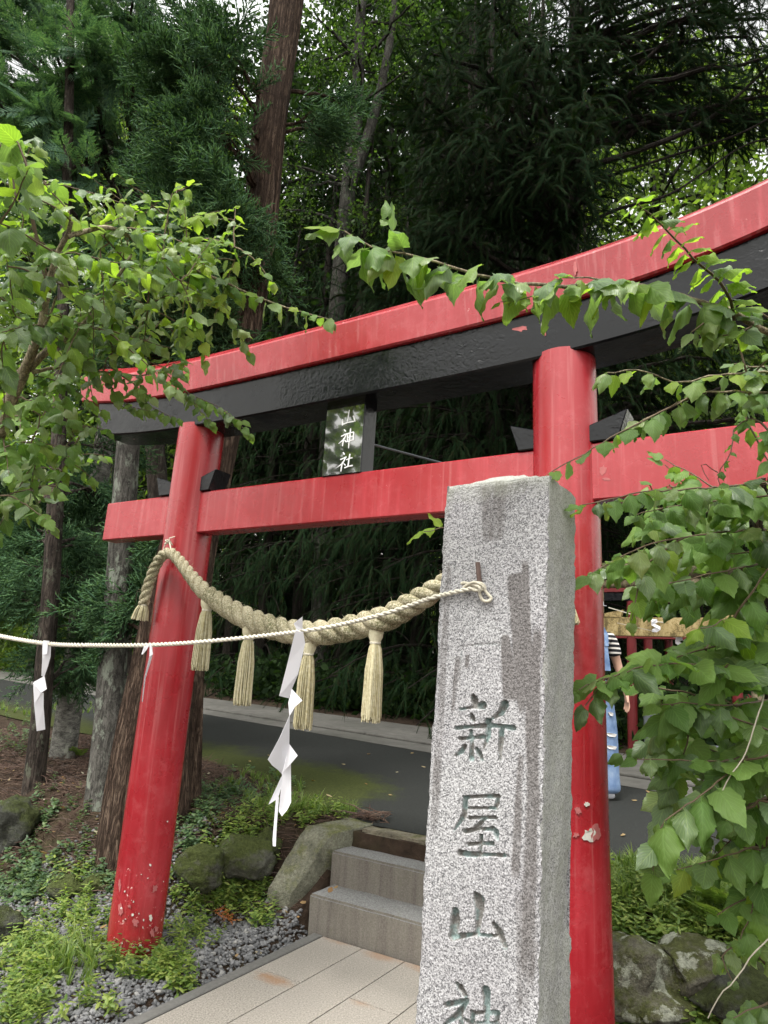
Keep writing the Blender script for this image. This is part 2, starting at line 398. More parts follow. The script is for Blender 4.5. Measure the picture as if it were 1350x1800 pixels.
MAT['needle1'] = m_leaf('cedar_needles', [(.030, .070, .038), (.058, .125, .056), (.10, .185, .078)], .18, None, .7, False, .12)
MAT['needle2'] = m_leaf('blue_green_needles', [(.042, .090, .066), (.075, .150, .094), (.13, .215, .115)], .22, None, .7, False, .12)
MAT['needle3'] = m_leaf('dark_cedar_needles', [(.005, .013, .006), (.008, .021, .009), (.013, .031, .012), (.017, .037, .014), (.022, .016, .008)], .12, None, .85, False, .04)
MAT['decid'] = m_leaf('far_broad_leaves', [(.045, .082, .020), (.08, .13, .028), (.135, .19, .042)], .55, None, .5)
MAT['decid_d'] = m_leaf('shade_toned_leaves', [(.009, .020, .008), (.016, .034, .010), (.026, .050, .015)], .3, None, .7, False, .1)  # the far leaves again, with the forest shade put into the colour
MAT['decid_m'] = m_leaf('half_shade_leaves', [(.020, .042, .014), (.036, .068, .018), (.06, .10, .026)], .4, None, .6, False, .2)  # far leaves with a weaker forest shade put into the colour
MAT['weed'] = m_leaf('weed_leaves', [(.07, .125, .03), (.12, .19, .04), (.19, .26, .055), (.26, .30, .08)], .35, None, .5)
MAT['weed_d'] = m_leaf('ground_cover_leaves', [(.042, .082, .040), (.072, .125, .055), (.115, .17, .06)], .3, None, .5)
MAT['grass'] = m_leaf('grass_blades', [(.08, .14, .03), (.13, .20, .045), (.20, .25, .075)], .35, None, .5)
MAT['litter'] = m_leaf('dead_needles', [(.055, .030, .022), (.085, .048, .034), (.13, .085, .06), (.05, .035, .03)], .05, None, .8)
MAT['dead'] = m_leaf('dead_leaf', [(.16, .085, .03), (.26, .15, .06), (.30, .22, .11), (.40, .36, .27)], .2, None, .7)
MAT['gravel'] = None

def m_gravel():
    a = NT('gravel_stone'); r = a.n('NewGeometry', out=8); p = a.pos()
    c = a.ramp(r, [(0, (.07, .071, .075)), (.5, (.14, .142, .148)), (.9, (.22, .22, .225)), (1, (.32, .31, .29))])
    c = a.mix(a.math('MULTIPLY', a.noise(p, 120), .4), c, (.12, .12, .12))
    return a.surf(c, .75, a.bump(a.noise(p, 150), .3, .003), .35)
MAT['gravel'] = m_gravel()
def m_ground():
    a = NT('forest_soil'); p = a.pos()
    n1 = a.noise(p, 12, 8, .75); c = a.ramp(n1, [(.3, (.022, .016, .012)), (.6, (.055, .038, .027)), (.8, (.10, .072, .05))])
    mm = a.ramp(a.noise(p, 1.3, 6, .7), [(.52, 0), (.66, 1)]); c = a.mix(a.math('MULTIPLY', mm, .28), c, (.055, .068, .022))
    return a.surf(c, .95, a.bump(n1, .9, .04), .1)
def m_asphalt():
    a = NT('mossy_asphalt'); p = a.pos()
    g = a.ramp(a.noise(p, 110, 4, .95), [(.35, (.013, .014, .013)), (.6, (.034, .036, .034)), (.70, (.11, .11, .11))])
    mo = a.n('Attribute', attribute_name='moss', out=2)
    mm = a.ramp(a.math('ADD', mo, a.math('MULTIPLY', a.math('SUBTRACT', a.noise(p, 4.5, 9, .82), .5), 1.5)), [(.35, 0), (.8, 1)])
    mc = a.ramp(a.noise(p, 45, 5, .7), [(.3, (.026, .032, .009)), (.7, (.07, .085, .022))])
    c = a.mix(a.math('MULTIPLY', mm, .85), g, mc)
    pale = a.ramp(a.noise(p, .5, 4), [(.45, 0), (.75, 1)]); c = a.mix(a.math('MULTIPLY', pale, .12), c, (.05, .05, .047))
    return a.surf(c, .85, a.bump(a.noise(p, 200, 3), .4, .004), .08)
def m_concrete():
    a = NT('aged_concrete'); p = a.pos()
    c = a.ramp(a.noise(p, 6, 7, .7), [(.3, (.075, .072, .066)), (.7, (.145, .14, .128))])
    st_ = a.ramp(a.noise(p, 1.1, 5), [(.45, 0), (.7, 1)]); c = a.mix(a.math('MULTIPLY', st_, .5), c, (.055, .056, .046))
    return a.surf(c, .88, a.bump(a.noise(p, 60, 5), .3, .005), .25)
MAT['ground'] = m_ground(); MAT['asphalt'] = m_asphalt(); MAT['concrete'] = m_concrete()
def m_straw(name, cols, sc, green=0):
    a = NT(name); p = a.pos(); r = a.n('NewGeometry', out=8)
    n1 = a.noise(a.co((1, 1, 1)), sc, 5, .7)
    c = a.ramp(n1, [(.36, cols[0]), (.5, cols[1]), (.64, cols[2])])
    if not green: c = a.mix(.55, c, a.ramp(r, [(0, tuple(x * .45 for x in cols[0])), (.25, cols[0]), (.6, cols[1]), (1, cols[2])]))
    if green:
        gm = a.ramp(a.noise(p, 5, 4, .6), [(.36, 0), (.56, 1)]); hf = a.ramp(a.noise(p, 120, 5, .8), [(.44, 0), (.54, 1)])
        c = a.mix(a.math('MULTIPLY', a.math('MULTIPLY', gm, hf), green), c, (.07, .078, .022))
    return a.surf(c, .85, a.bump(n1, .9, .006), .2)
MAT['rope'] = m_straw('straw_rope', [(.24, .20, .115), (.47, .42, .295), (.64, .60, .47)], 150, .8)
MAT['tassel'] = m_straw('straw_tassel', [(.36, .31, .17), (.55, .50, .32), (.70, .66, .50)], 60)
MAT['cord'] = m_straw('pale_cord', [(.52, .48, .38), (.68, .64, .53), (.78, .75, .66)], 220)
def m_paper():
    a = NT('white_paper'); return a.surf((.86, .86, .90), .75, None, .2, trans=.25, tcol=(.8, .8, .85))
MAT['paper'] = m_paper()
MAT['iron'] = m_simple('rusty_iron', (.10, .065, .055), .7, .4, .3, 80, .4)
MAT['steel'] = m_simple('grey_steel', (.09, .105, .115), .5, .5, .15, 20, .1)
MAT['wood'] = m_bark('planed_wood', (.34, .26, .12), (.46, .37, .20), .4, 12, 0, bump=.1)
MAT['oldwood'] = m_bark('weathered_wood', (.23, .19, .12), (.36, .31, .21), .08, 16, 0, bump=.3)
MAT['mosslog'] = m_rock('mossy_log', (.2, .17, .11), (.12, .145, .05), 6, .42)
MAT['redfar'] = m_simple('old_red_paint', (.13, .012, .014), .5, .4, .25, 6, .2)

# ------------------------------------------------------------------ leaf and spray templates
def leaf_tpl(curl=.6, fold=.35, wave=.0, width=.36, serr=.03, rows=13, tip=.16, heart=.12, cup=0.0, twist=0.0, seed=0):
    """broad leaf, length 1 along +X, upper side +Z; returns V, F, UV"""
    rg = np.random.default_rng(seed); cols = np.array([-1, -.66, -.33, 0, .33, .66, 1.0])
    V = []; UVs = []
    for i in range(rows):
        x = i / (rows - 1)
        w = width * 1.9 * (x + .02) ** .55 * (1 - x) ** (.75 + tip * 3)
        w = w * (1 if 0 < i < rows - 1 else .04)
        for c in cols:
            ww = w * (1 + (serr / .1 * .35 if (i % 2 and abs(c) > .9) else 0))
            xx = x - heart * max(0, 1 - x * 4) * abs(c) ** 1.5 * (1 if x > 0 else .3)
            y = c * ww
            z = -fold * abs(y) + wave * math.sin(x * 11 + c * 2.0) * abs(c) ** 2 * .5 - cup * y * y * 3
            a = curl * x
            X = math.sin(a) / curl if abs(curl) > 1e-3 else x
            Zc = -(1 - math.cos(a)) / curl if abs(curl) > 1e-3 else 0
            X += (xx - x); P = np.array([X + z * math.sin(a), y, Zc + z * math.cos(a)])
            tw = twist * x; P = np.array([P[0], P[1] * math.cos(tw) - P[2] * math.sin(tw) * .3, P[2] + P[1] * math.sin(tw)])
            V.append(P + rg.normal(0, .006, 3)); UVs.append((x, .5 + c * .5))
    V = np.array(V); m = len(cols); F = []
    for i in range(rows - 1):
        for j in range(m - 1):
            q = (i * m + j, (i + 1) * m + j, (i + 1) * m + j + 1, i * m + j + 1); F += [(q[0], q[1], q[2]), (q[0], q[2], q[3])]
    # petiole
    b = len(V); V = np.vstack([V + [.16, 0, 0], [[0, -.008, .012], [0, .008, .012], [.0, 0, -.004], [.18, -.008, .006], [.18, .008, .006], [.18, 0, -.008]]])
    UVs += [(0, .5)] * 6
    for (p, q) in ((0, 1), (1, 2), (2, 0)): F += [(b + p, b + q, b + q + 3), (b + p, b + q + 3, b + p + 3)]
    return V, np.array(F), np.array(UVs)
LEAVES = [leaf_tpl(.45, .14, .05, .50, .03, seed=1), leaf_tpl(.9, .28, .10, .49, .03, seed=2), leaf_tpl(1.4, .16, .16, .50, .03, cup=.4, seed=3),
          leaf_tpl(.3, .08, .07, .54, .03, seed=4), leaf_tpl(1.7, .35, .12, .47, .03, twist=.5, seed=5), leaf_tpl(.8, .40, .06, .48, .03, twist=-.6, seed=6),
          leaf_tpl(-.4, -.12, .12, .52, .03, seed=7), leaf_tpl(1.1, .06, .2, .50, .03, cup=.8, seed=8)]
LEAF_MESH = {}
def leaf_meshes(matkey):
    if matkey not in LEAF_MESH:
        LEAF_MESH[matkey] = []
        for k, L in enumerate(LEAVES):
            me = tri_mesh('leaf', *L, smooth=True); me.materials.append(MAT[matkey]); LEAF_MESH[matkey].append(me)
    return LEAF_MESH[matkey]
def small_leaf(fold=.4, w=.32, curl=.5):
    V = np.array([[0, 0, 0], [.35, -w, -fold * w], [.4, 0, 0], [.35, w, -fold * w], [.75, -w * .7, -fold * w - .1 * curl], [.78, 0, -.1 * curl], [.75, w * .7, -fold * w - .1 * curl], [1.05, 0, -.32 * curl]])
    F = np.array([(0, 1, 2), (0, 2, 3), (1, 4, 5), (1, 5, 2), (2, 5, 6), (2, 6, 3), (4, 7, 5), (5, 7, 6)])
    uv = np.array([(0, .5), (.35, 0), (.4, .5), (.35, 1), (.75, .1), (.78, .5), (.75, .9), (1, .5)])
    return V, F, uv
SMALL = small_leaf()
def merge(parts):
    V = []; F = []; n = 0
    for v, f in parts: V.append(v); F.append(f + n); n += len(v)
    return np.concatenate(V), np.concatenate(F)
def spindle(base, d, L, w, rg):
    d = d / np.linalg.norm(d); a = np.cross(d, [0.3, .5, .8]); a /= np.linalg.norm(a); b = np.cross(d, a)
    mid = base + d * L * .45; tip = base + d * L
    V = np.array([base, mid + a * w, mid - a * w * .5 + b * w * .87, mid - a * w * .5 - b * w * .87, tip])
    F = np.array([(0, 1, 2), (0, 2, 3), (0, 3, 1), (1, 4, 2), (2, 4, 3), (3, 4, 1)]); return V, F
def cedar_sprig(seed, n=22, spikes=7, droop=.25):
    """cedar twig: finger-like branchlets fringed with short needles"""
    rg = np.random.default_rng(seed); parts = []
    for i in range(n):
        x = (i + .5) / n; base = np.array([x * .8, 0, -droop * x * x])
        ang = i * 2.4; L = .40 * (1 - .62 * x) * rg.uniform(.75, 1.15) + .06
        d = np.array([.85, .75 * math.cos(ang), .55 * math.sin(ang) + .12]); d /= np.linalg.norm(d)
        parts.append(spindle(base, d, L, .016, rg))
        V = []; F = []
        for k in range(spikes):
            f = (k + .6) / spikes; p = base + d * L * f; a2 = k * 2.1 + rg.uniform(0, 1)
            s1 = np.cross(d, [.2, .1, .9]); s1 /= np.linalg.norm(s1); s2 = np.cross(d, s1)
            o = (s1 * math.cos(a2) + s2 * math.sin(a2)); l = .062
            tip = p + o * l * .8 + d * l * .9; b = len(V); V += [p - d * .012, p + d * .018, tip]; F.append((b, b + 1, b + 2))
        parts.append((np.array(V), np.array(F)))
    return merge(parts)
def flat_spray(seed, n=11, m=6):
    """flat fan of scale leaves (cypress)"""
    rg = np.random.default_rng(seed); V = []; F = []
    def blade(p, d, L, w):
        s = np.array([-d[1], d[0], 0]); s /= np.linalg.norm(s) + 1e-9; b = len(V)
        V.extend([p, p + d * L * .5 + s * w, p + d * L, p + d * L * .5 - s * w]); F.extend([(b, b + 1, b + 2), (b, b + 2, b + 3)])
    for i in range(n):
        x = (i + .5) / n
        for sg in (-1, 1):
            L = .46 * (1 - .7 * x) * rg.uniform(.8, 1.1); a = sg * rg.uniform(.6, .9)
            d = np.array([math.cos(a), math.sin(a), -.18 - .2 * x]); p = np.array([x * .9, 0, -.22 * x * x])
            blade(p, d, L, .012)
            for k in range(m):
                f = (k + 1) / (m + .5)
                for s2 in (-1, 1):
                    a2 = a + s2 * .75; d2 = np.array([math.cos(a2), math.sin(a2), -.3]); blade(p + d * L * f, d2, L * .30 * (1.1 - f), .013)
    return np.array(V), np.array(F)
def plume(seed, n=52, droop=.8):
    """hanging plume of drooping cedar: curved axis with long thin needles"""
    rg = np.random.default_rng(seed); V = []; F = []
    def ax(x): return np.array([x * (1 - .35 * x), .05 * math.sin(x * 3), -droop * x ** 1.7])
    for i in range(n):
        x = (i + .3) / n; p = ax(x); d = ax(x + .02) - p; d /= np.linalg.norm(d)
        a = i * 2.4; o = np.array([0, math.cos(a), math.sin(a)]); L = .27 * (1 - .5 * x) * rg.uniform(.6, 1.25)
        t = p + d * L * .9 + o * L * rg.uniform(.15, .5) + np.array([0, 0, -.12 * L]); s = np.cross(t - p, [.3, .2, 1]); s /= np.linalg.norm(s)
        b = len(V); w = .0075; V += [p - s * w, p + s * w, t]; F += [(b, b + 1, b + 2)]
    return np.array(V), np.array(F)
def leaf_clump(seed, n=12, spread=.5, w=.34):
    rg = np.random.default_rng(seed); parts = []
    for i in range(n):
        x = i / n; p = np.array([x * .8, 0, -.12 * x * x]); a = rg.uniform(0, 6.28)
        d = np.array([[.5 + rg.uniform(-.2, .3), math.cos(a) * .8, math.sin(a) * .4 - .25]])
        v, f, _ = SMALL; Vv, Ff = batch(v, f, frames(d, np.array([rg.uniform(-.6, .6)])), p[None], np.array([rg.uniform(.22, .34)])); parts.append((Vv, Ff))
    return merge(parts)
def quad_clump(seed, n=12):
    rg = np.random.default_rng(seed); V = []; F = []
    for i in range(n):
        p = rg.normal(0, .32, 3) + [.4, 0, 0]; d = rg.normal(0, 1, 3); d[2] -= .3; d /= np.linalg.norm(d); s = np.cross(d, rg.normal(0, 1, 3)); s /= np.linalg.norm(s)
        L = rg.uniform(.22, .36); b = len(V); V += [p, p + d * L * .5 + s * L * .32, p + d * L, p + d * L * .5 - s * L * .32]; F += [(b, b + 1, b + 2), (b, b + 2, b + 3)]
    return np.array(V), np.array(F)
SPRIG = [cedar_sprig(k) for k in range(3)]
SPRIG_LO = [cedar_sprig(k + 5, 14, 3) for k in range(2)]
FLAT = [flat_spray(k) for k in range(2)]
PLUME = [plume(k) for k in range(3)]
PLUME_N = [plume(k + 7, 80, .6) for k in range(2)]
CLUMP = [leaf_clump(k) for k in range(3)]
QCL = [quad_clump(k) for k in range(3)]
# ---END-BASE---
# ================================================================== ground, road, paving
def grid_patch(sv, tv, zf):
    S_, T_ = np.meshgrid(sv, tv, indexing='ij'); Zv = zf(S_, T_)
    P = PL + S_[..., None] * U + T_[..., None] * N + Zv[..., None] * Z
    ns, nt = len(sv), len(tv); i = np.arange(ns - 1)[:, None] * nt + np.arange(nt - 1)[None]
    F = np.stack([i, i + nt, i + nt + 1, i + 1], -1).reshape(-1, 4)
    return P.reshape(-1, 3), F, S_.ravel(), T_.ravel()
def hump(s, t):      # small unevenness of the banks
    return (.03 * np.sin(s * 5.1 + 1) * np.sin(t * 6.3) + .02 * np.sin(s * 11 + t * 7)) * sstep(.1, .6, t) * (1 - sstep(1.0, 1.5, t)) * np.where((s > .42) & (s < 1.8), 0, 1)
sv = np.unique(np.concatenate([np.linspace(-60, -8, 14), np.linspace(-8, 6, 141), np.linspace(6, 60, 14), [.44, .46, .48, .50, 1.74, 1.76, 1.78, 1.80]]))
tv = np.unique(np.concatenate([np.linspace(-60, -4, 10), np.linspace(-4, 4, 101), np.linspace(4, 34, 30), [60, 200, 900, 2000], [1.18, 1.195, 1.2]]))
sv = np.concatenate([[-2000, -600, -150], sv, [150, 600, 2000]])
V, F, gs, gt = grid_patch(sv, tv, lambda s, t: ground(s, t) + hump(s, t) - .012)
obj('forest_ground', tri_mesh('forest_ground', V, F, smooth=True), MAT['ground'], kind='structure')
road_near = [(-30, 6.5), (-9, 3.65), (-6.5, 3.1), (-4, 2.72), (-2.25, 2.45), (-1.1, 2.1), (-.4, 1.72), (.1, 1.47), (.42, 1.345), (1.82, 1.34), (3.2, 1.22), (6, .9), (12, 0)]
def strip_patch(near, far, zoff, ss, nt=14):
    a = np.interp(ss, *zip(*near)); b = np.interp(ss, *zip(*far)); k = np.linspace(0, 1, nt)
    T_ = a[:, None] + (b - a)[:, None] * k; S_ = np.repeat(ss[:, None], nt, 1)
    P = PL + S_[..., None] * U + T_[..., None] * N + (ground(S_, T_) + zoff)[..., None] * Z
    i = np.arange(len(ss) - 1)[:, None] * nt + np.arange(nt - 1)[None]
    return P.reshape(-1, 3), np.stack([i, i + nt, i + nt + 1, i + 1], -1).reshape(-1, 4), S_.ravel(), T_.ravel(), np.tile(k, len(ss))
mid = [(-40, 13.7), (12, 1.48)]; far = [(-40, 14.7), (12, 3.86)]
ss = np.concatenate([np.linspace(-30, -9, 12), np.linspace(-8.8, 5, 90), np.linspace(5.2, 11, 10)])
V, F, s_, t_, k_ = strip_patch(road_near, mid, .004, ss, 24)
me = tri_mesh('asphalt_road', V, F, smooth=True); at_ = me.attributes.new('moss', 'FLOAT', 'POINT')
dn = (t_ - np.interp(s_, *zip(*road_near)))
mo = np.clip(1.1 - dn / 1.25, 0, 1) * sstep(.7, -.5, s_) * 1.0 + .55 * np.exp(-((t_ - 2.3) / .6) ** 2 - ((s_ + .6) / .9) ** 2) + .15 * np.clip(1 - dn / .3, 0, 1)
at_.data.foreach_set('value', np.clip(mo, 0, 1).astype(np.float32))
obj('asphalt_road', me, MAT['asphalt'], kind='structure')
V, F, *_ = strip_patch(mid, far, .008, ss, 8)
gut = obj('concrete_strip', tri_mesh('concrete_strip', V, F, smooth=True), MAT['concrete'], kind='structure')
mb = MB()         # drain joint running along the strip
for q in range(9):
    s0 = -7 + q * 1.25; f0 = .30
    a, b = [W(s_, np.interp(s_, *zip(*mid)) * (1 - f0) + np.interp(s_, *zip(*far)) * f0) for s_ in (s0, s0 + 1.22)]
    a[2] = gz(a) + .012; b[2] = gz(b) + .012; d = (b - a) / np.linalg.norm(b - a); s2 = np.cross(Z, d)
    cover = MB(); cover.box((a + b) / 2 + Z * .004, d, s2, Z, np.linalg.norm(b - a) / 2, .13, .012, .005); obj('drain_cover', cover, MAT['concrete'], gut)

# paving: slabs laid along the approach, dark edging stones on both sides
ks = [.632, .889, 1.146, 1.403, 1.592]; joints = [[-2.6, -1.72, -.75, .225, .752], [-2.6, -2.1, -1.18, -.27, .752], [-2.6, -1.6, -.62, .243, .752], [-2.6, -2.0, -1.0, -.1, .752]]
pv = MB(); pv.box(W(1.11, -.93, -.048), U, N, Z, .53, 1.70, .02); pav = obj('paving_bed', pv, MAT['kerb'], kind='structure')
def slab_mesh(k0, k1, t0, t1, rust):
    mb = MB(); g = .0026; nx, ny = 8, max(6, int((t1 - t0) / .04)); c = .002
    xs = np.concatenate([[k0 + g], np.linspace(k0 + g + c, k1 - g - c, nx), [k1 - g]]); ys = np.concatenate([[t0 + g], np.linspace(t0 + g + c, t1 - g - c, ny), [t1 - g]])
    V = []; rr = []
    for i, x in enumerate(xs):
        for j, y in enumerate(ys):
            ed = i in (0, len(xs) - 1) or j in (0, len(ys) - 1)
            V.append(W(x, y, -.0012 if ed else .0)); rr.append(max([0] + [a * math.exp(-((x - cx) / wx) ** 2 - ((y - cy) / wy) ** 2) for (cx, cy, wx, wy, a) in rust]))
    n = len(ys); F = [(i * n + j, (i + 1) * n + j, (i + 1) * n + j + 1, i * n + j + 1) for i in range(len(xs) - 1) for j in range(n - 1)]
    b = len(V); V += [W(x, y, -.03) for x, y in ((k0 + g, t0 + g), (k1 - g, t0 + g), (k1 - g, t1 - g), (k0 + g, t1 - g))]; rr += [0] * 4
    m = len(xs) - 1; c4 = [0, m * n, m * n + n - 1, n - 1]
    F += [(c4[0], b, b + 1, c4[1]), (c4[1], b + 1, b + 2, c4[2]), (c4[2], b + 2, b + 3, c4[3]), (c4[3], b + 3, b, c4[0])]
    mb.add(V, F); me = mb.mesh('paving_slab'); a = me.attributes.new('rust', 'FLOAT', 'POINT'); a.data.foreach_set('value', np.array(rr, np.float32)); return me
RUST = [(.77, .17, .13, .055, .95), (1.22, .225, .10, .03, .85), (.74, .74, .14, .05, .7), (1.02, .74, .14, .09, .85), (1.28, .74, .2, .07, .8), (1.5, .72, .1, .09, .5)]
for c in range(4):
    for a, b in zip(joints[c][:-1], joints[c][1:]):
        obj('paving_slab', slab_mesh(ks[c], ks[c + 1], a, b, RUST), MAT['slab'], pav)
for s0, s1 in ((.570, .628), (1.596, 1.654)):
    for a, b in ((-2.6, -1.3), (-1.297, .02), (.023, .752)):
        mb = MB(); mb.box(W((s0 + s1) / 2, (a + b) / 2, -.02), U, N, Z, (s1 - s0) / 2, (b - a) / 2, .024, .004); obj('edging_stone', mb, MAT['kerb'], pav)

# stone steps
steps = thing('stone_steps', 'short flight of grey granite steps rising from the pale paving to the road', 'steps', W(1.11, .8))
def rough_block(s0, s1, t0, t1, z0, z1, amp, seed, bev=.012, rot=0.0):
    """block with slightly uneven faces, worn arrises"""
    r = np.random.default_rng(seed); hx, hy, hz = (s1 - s0) / 2, (t1 - t0) / 2, (z1 - z0) / 2
    import bmesh
    bm = bmesh.new(); bmesh.ops.create_cube(bm, size=2.0)
    for v in bm.verts: v.co = (v.co.x * hx, v.co.y * hy, v.co.z * hz)
    bmesh.ops.bevel(bm, geom=list(bm.edges), offset=bev, segments=2, affect='EDGES')
    bmesh.ops.triangulate(bm, faces=[f for f in bm.faces if len(f.verts) > 4])
    for _ in range(8):
        L = [e for e in bm.edges if e.calc_length() > .09]
        if not L: break
        bmesh.ops.subdivide_edges(bm, edges=L, cuts=1, use_grid_fill=True)
    ph = r.uniform(0, 6, 6)
    for v in bm.verts:
        x, y, z = v.co
        d = amp * (math.sin(x * 23 + ph[0]) * math.sin(z * 19 + ph[1]) + .7 * math.sin(y * 31 + ph[2] + x * 9) + .4 * math.sin(x * 61 + z * 47 + ph[3]))
        v.co += v.normal * d * .5 if v.normal.length > 0 else Vector()
    me = bpy.data.meshes.new('block')
    c = W((s0 + s1) / 2, (t0 + t1) / 2, (z0 + z1) / 2); ca, sa = math.cos(rot), math.sin(rot)
    for v in bm.verts:
        x, y, z = v.co; x, y = x * ca - y * sa, x * sa + y * ca; v.co = Vector(c + U * x + N * y + Z * z)
    bm.normal_update(); bmesh.ops.recalc_face_normals(bm, faces=bm.faces); bm.to_mesh(me); bm.free(); return me
shade(obj('step', rough_block(.50, 1.72, .777, 1.12, -.06, .180, .0035, 1), MAT['step'], steps), 50)
shade(obj('step', rough_block(.47, 1.73, 1.010, 1.33, .02, .358, .0035, 2), MAT['step'], steps), 50)
shade(obj('top_kerb', rough_block(.53, 1.06, 1.205, 1.36, .20, .462, .007, 3, .018), MAT['oldkerb'], steps), 50)
shade(obj('top_kerb', rough_block(1.065, 1.70, 1.212, 1.36, .20, .455, .007, 4, .018), MAT['oldkerb'], steps), 50)
# sloped side stones flanking the steps
def cheek(prof_l, prof_r, name, label):
    """two side profiles (s, t, z) lists joined into a solid with uneven faces"""
    import bmesh
    bm = bmesh.new(); A = [bm.verts.new(W(*p)) for p in prof_l]; B = [bm.verts.new(W(*p)) for p in prof_r]; n = len(A)
    bm.faces.new(A[::-1]); bm.faces.new(B)
    for i in range(n): bm.faces.new((A[i], A[(i + 1) % n], B[(i + 1) % n], B[i]))
    bmesh.ops.recalc_face_normals(bm, faces=bm.faces)
    bmesh.ops.bevel(bm, geom=list(bm.edges), offset=.006, segments=1, affect='EDGES')
    bmesh.ops.triangulate(bm, faces=[f for f in bm.faces if len(f.verts) > 4])
    for _ in range(5): bmesh.ops.subdivide_edges(bm, edges=[e for e in bm.edges if e.calc_length() > .05], cuts=1, use_grid_fill=True)
    bm.normal_update()
    for v in bm.verts:
        x, y, z = v.co; v.co += v.normal * (.003 * math.sin(x * 29 + z * 17) * math.sin(y * 23 + z * 31) + .003 * math.sin(x * 71 + y * 63) * math.sin(z * 67))
    me = bpy.data.meshes.new(name); bm.to_mesh(me); bm.free(); o = shade(obj(name, me, MAT['cheek']), 24); return tag(o, label, 'side stone')
ck = [(.79, -.08), (.785, .135), (.98, .41), (1.03, .452), (1.36, .47), (1.36, -.08)]
sl = [.185, .190, .245, .26, .36, .36]; sr = [.345, .350, .445, .46, .54, .54]
cheek([(s, t, z + .012) for s, (t, z) in zip(sl, ck)], [(s, t + .01, z) for s, (t, z) in zip(sr, ck)], 'side_stone', 'sloped lichen-covered side stone left of the granite steps')
rs = [2.0, 1.995, 1.94, 1.92, 1.86, 1.86]; rr = [1.86, 1.855, 1.80, 1.78, 1.74, 1.74]
cheek([(s, t, z) for s, (t, z) in zip(rr, ck)], [(s, t, z) for s, (t, z) in zip(rs, ck)], 'side_stone', 'sloped side stone at the right end of the steps, behind the stone post')

# ================================================================== torii gate
tor = thing('torii_gate', 'large red torii gate with black lower lintel, straw rope and name plaque', 'torii gate', W(1.11, 0))
S_R = 2.225
def pillar(s0, lean):
    zs = np.concatenate([[-.06, 0, .05], np.linspace(.15, 2.76, 30)])
    P = np.array([W(s0 + lean * z, 0, z) for z in zs]); R = .134 - .003 * zs / 2.7
    mb = MB(); ph = rng.uniform(0, 6)
    mb.tube(P, R, 56, jag=lambda i, an: 1 + .006 * np.sin(an * 2 + ph + zs[i] * 1.3) + .003 * np.sin(an * 5 + zs[i] * 4 + ph))
    return shade(obj('pillar', mb, MAT['red'], tor), 50)
pillar(0, .0089); pillar(S_R, -.0089)
def sweep(name, svals, prof, zf, slant, mat, parent=tor, bev=0):
    """prof: list of (t, z); zf(s): height of the base line; slant: outward lean of the ends"""
    mb = MB(); n = len(prof); V = []
    for i, s in enumerate(svals):
        sg = -1 if i == 0 else (1 if i == len(svals) - 1 else 0)
        for (t, z) in prof:
            s2 = s + sg * slant * z; V.append(W(s2, t, zf(s) + z))
    F = [(i * n + j, i * n + (j + 1) % n, (i + 1) * n + (j + 1) % n, (i + 1) * n + j) for i in range(len(svals) - 1) for j in range(n)]
    F += [tuple(range(n))[::-1], tuple((len(svals) - 1) * n + j for j in range(n))]
    mb.add(V, F); o = obj(name, mb, mat, parent); me = o.data
    import bmesh
    bm = bmesh.new(); bm.from_mesh(me); bmesh.ops.recalc_face_normals(bm, faces=bm.faces); bm.to_mesh(me); bm.free()
    return shade(o, 25)
def soft(prof, r=.008):
    out = []; n = len(prof)
    for i in range(n):
        p = np.array(prof[i], float); a = np.array(prof[i - 1], float); b = np.array(prof[(i + 1) % n], float)
        for q in (a, b): d = q - p; out.append(tuple(p + d / np.linalg.norm(d) * r))
    return out
c0 = 1.1125
zk = lambda s: 2.936 + (.0095 if s > c0 else .0060) * (s - c0) ** 4
zs_ = lambda s: 2.728 + (.0085 if s > c0 else .0058) * (s - c0) ** 4
sw = lambda a, b, n: np.linspace(a, b, n)
sweep('upper_lintel', sw(c0 - 2.10, c0 + 2.16, 49), soft([(-.150, 0), (-.170, .176), (-.012, .300), (.012, .300), (.170, .176), (.150, 0)]), zk, .16, MAT['red'])
sweep('lower_lintel', sw(c0 - 1.885, c0 + 1.97, 45), soft([(-.115, 0), (-.125, .225), (.125, .225), (.115, 0)]), zs_, .28, MAT['black'])
sweep('tie_beam', sw(-.678, S_R + .80, 20), soft([(-.052, 0), (-.052, .236), (.052, .236), (.052, 0)], .006), lambda s: 2.115, 0, MAT['red'])
for s0, sg in ((0, -1), (0, 1), (S_R, -1), (S_R, 1)):      # black wedges on the tie beam
    x = lambda d: s0 + sg * d
    a = [(x(.09), 2.354), (x(.205), 2.354), (x(.245), 2.475), (x(.09), 2.425)]
    mb = MB(); mb.prism([W(s, -.062, z) for s, z in a], [W(s, .062, z) for s, z in a])
    o = obj('wedge', mb, MAT['black'], tor)
    import bmesh
    bm = bmesh.new(); bm.from_mesh(o.data); bmesh.ops.recalc_face_normals(bm, faces=bm.faces); bmesh.ops.bevel(bm, geom=list(bm.edges), offset=.004, segments=1, affect='EDGES'); bm.to_mesh(o.data); bm.free()
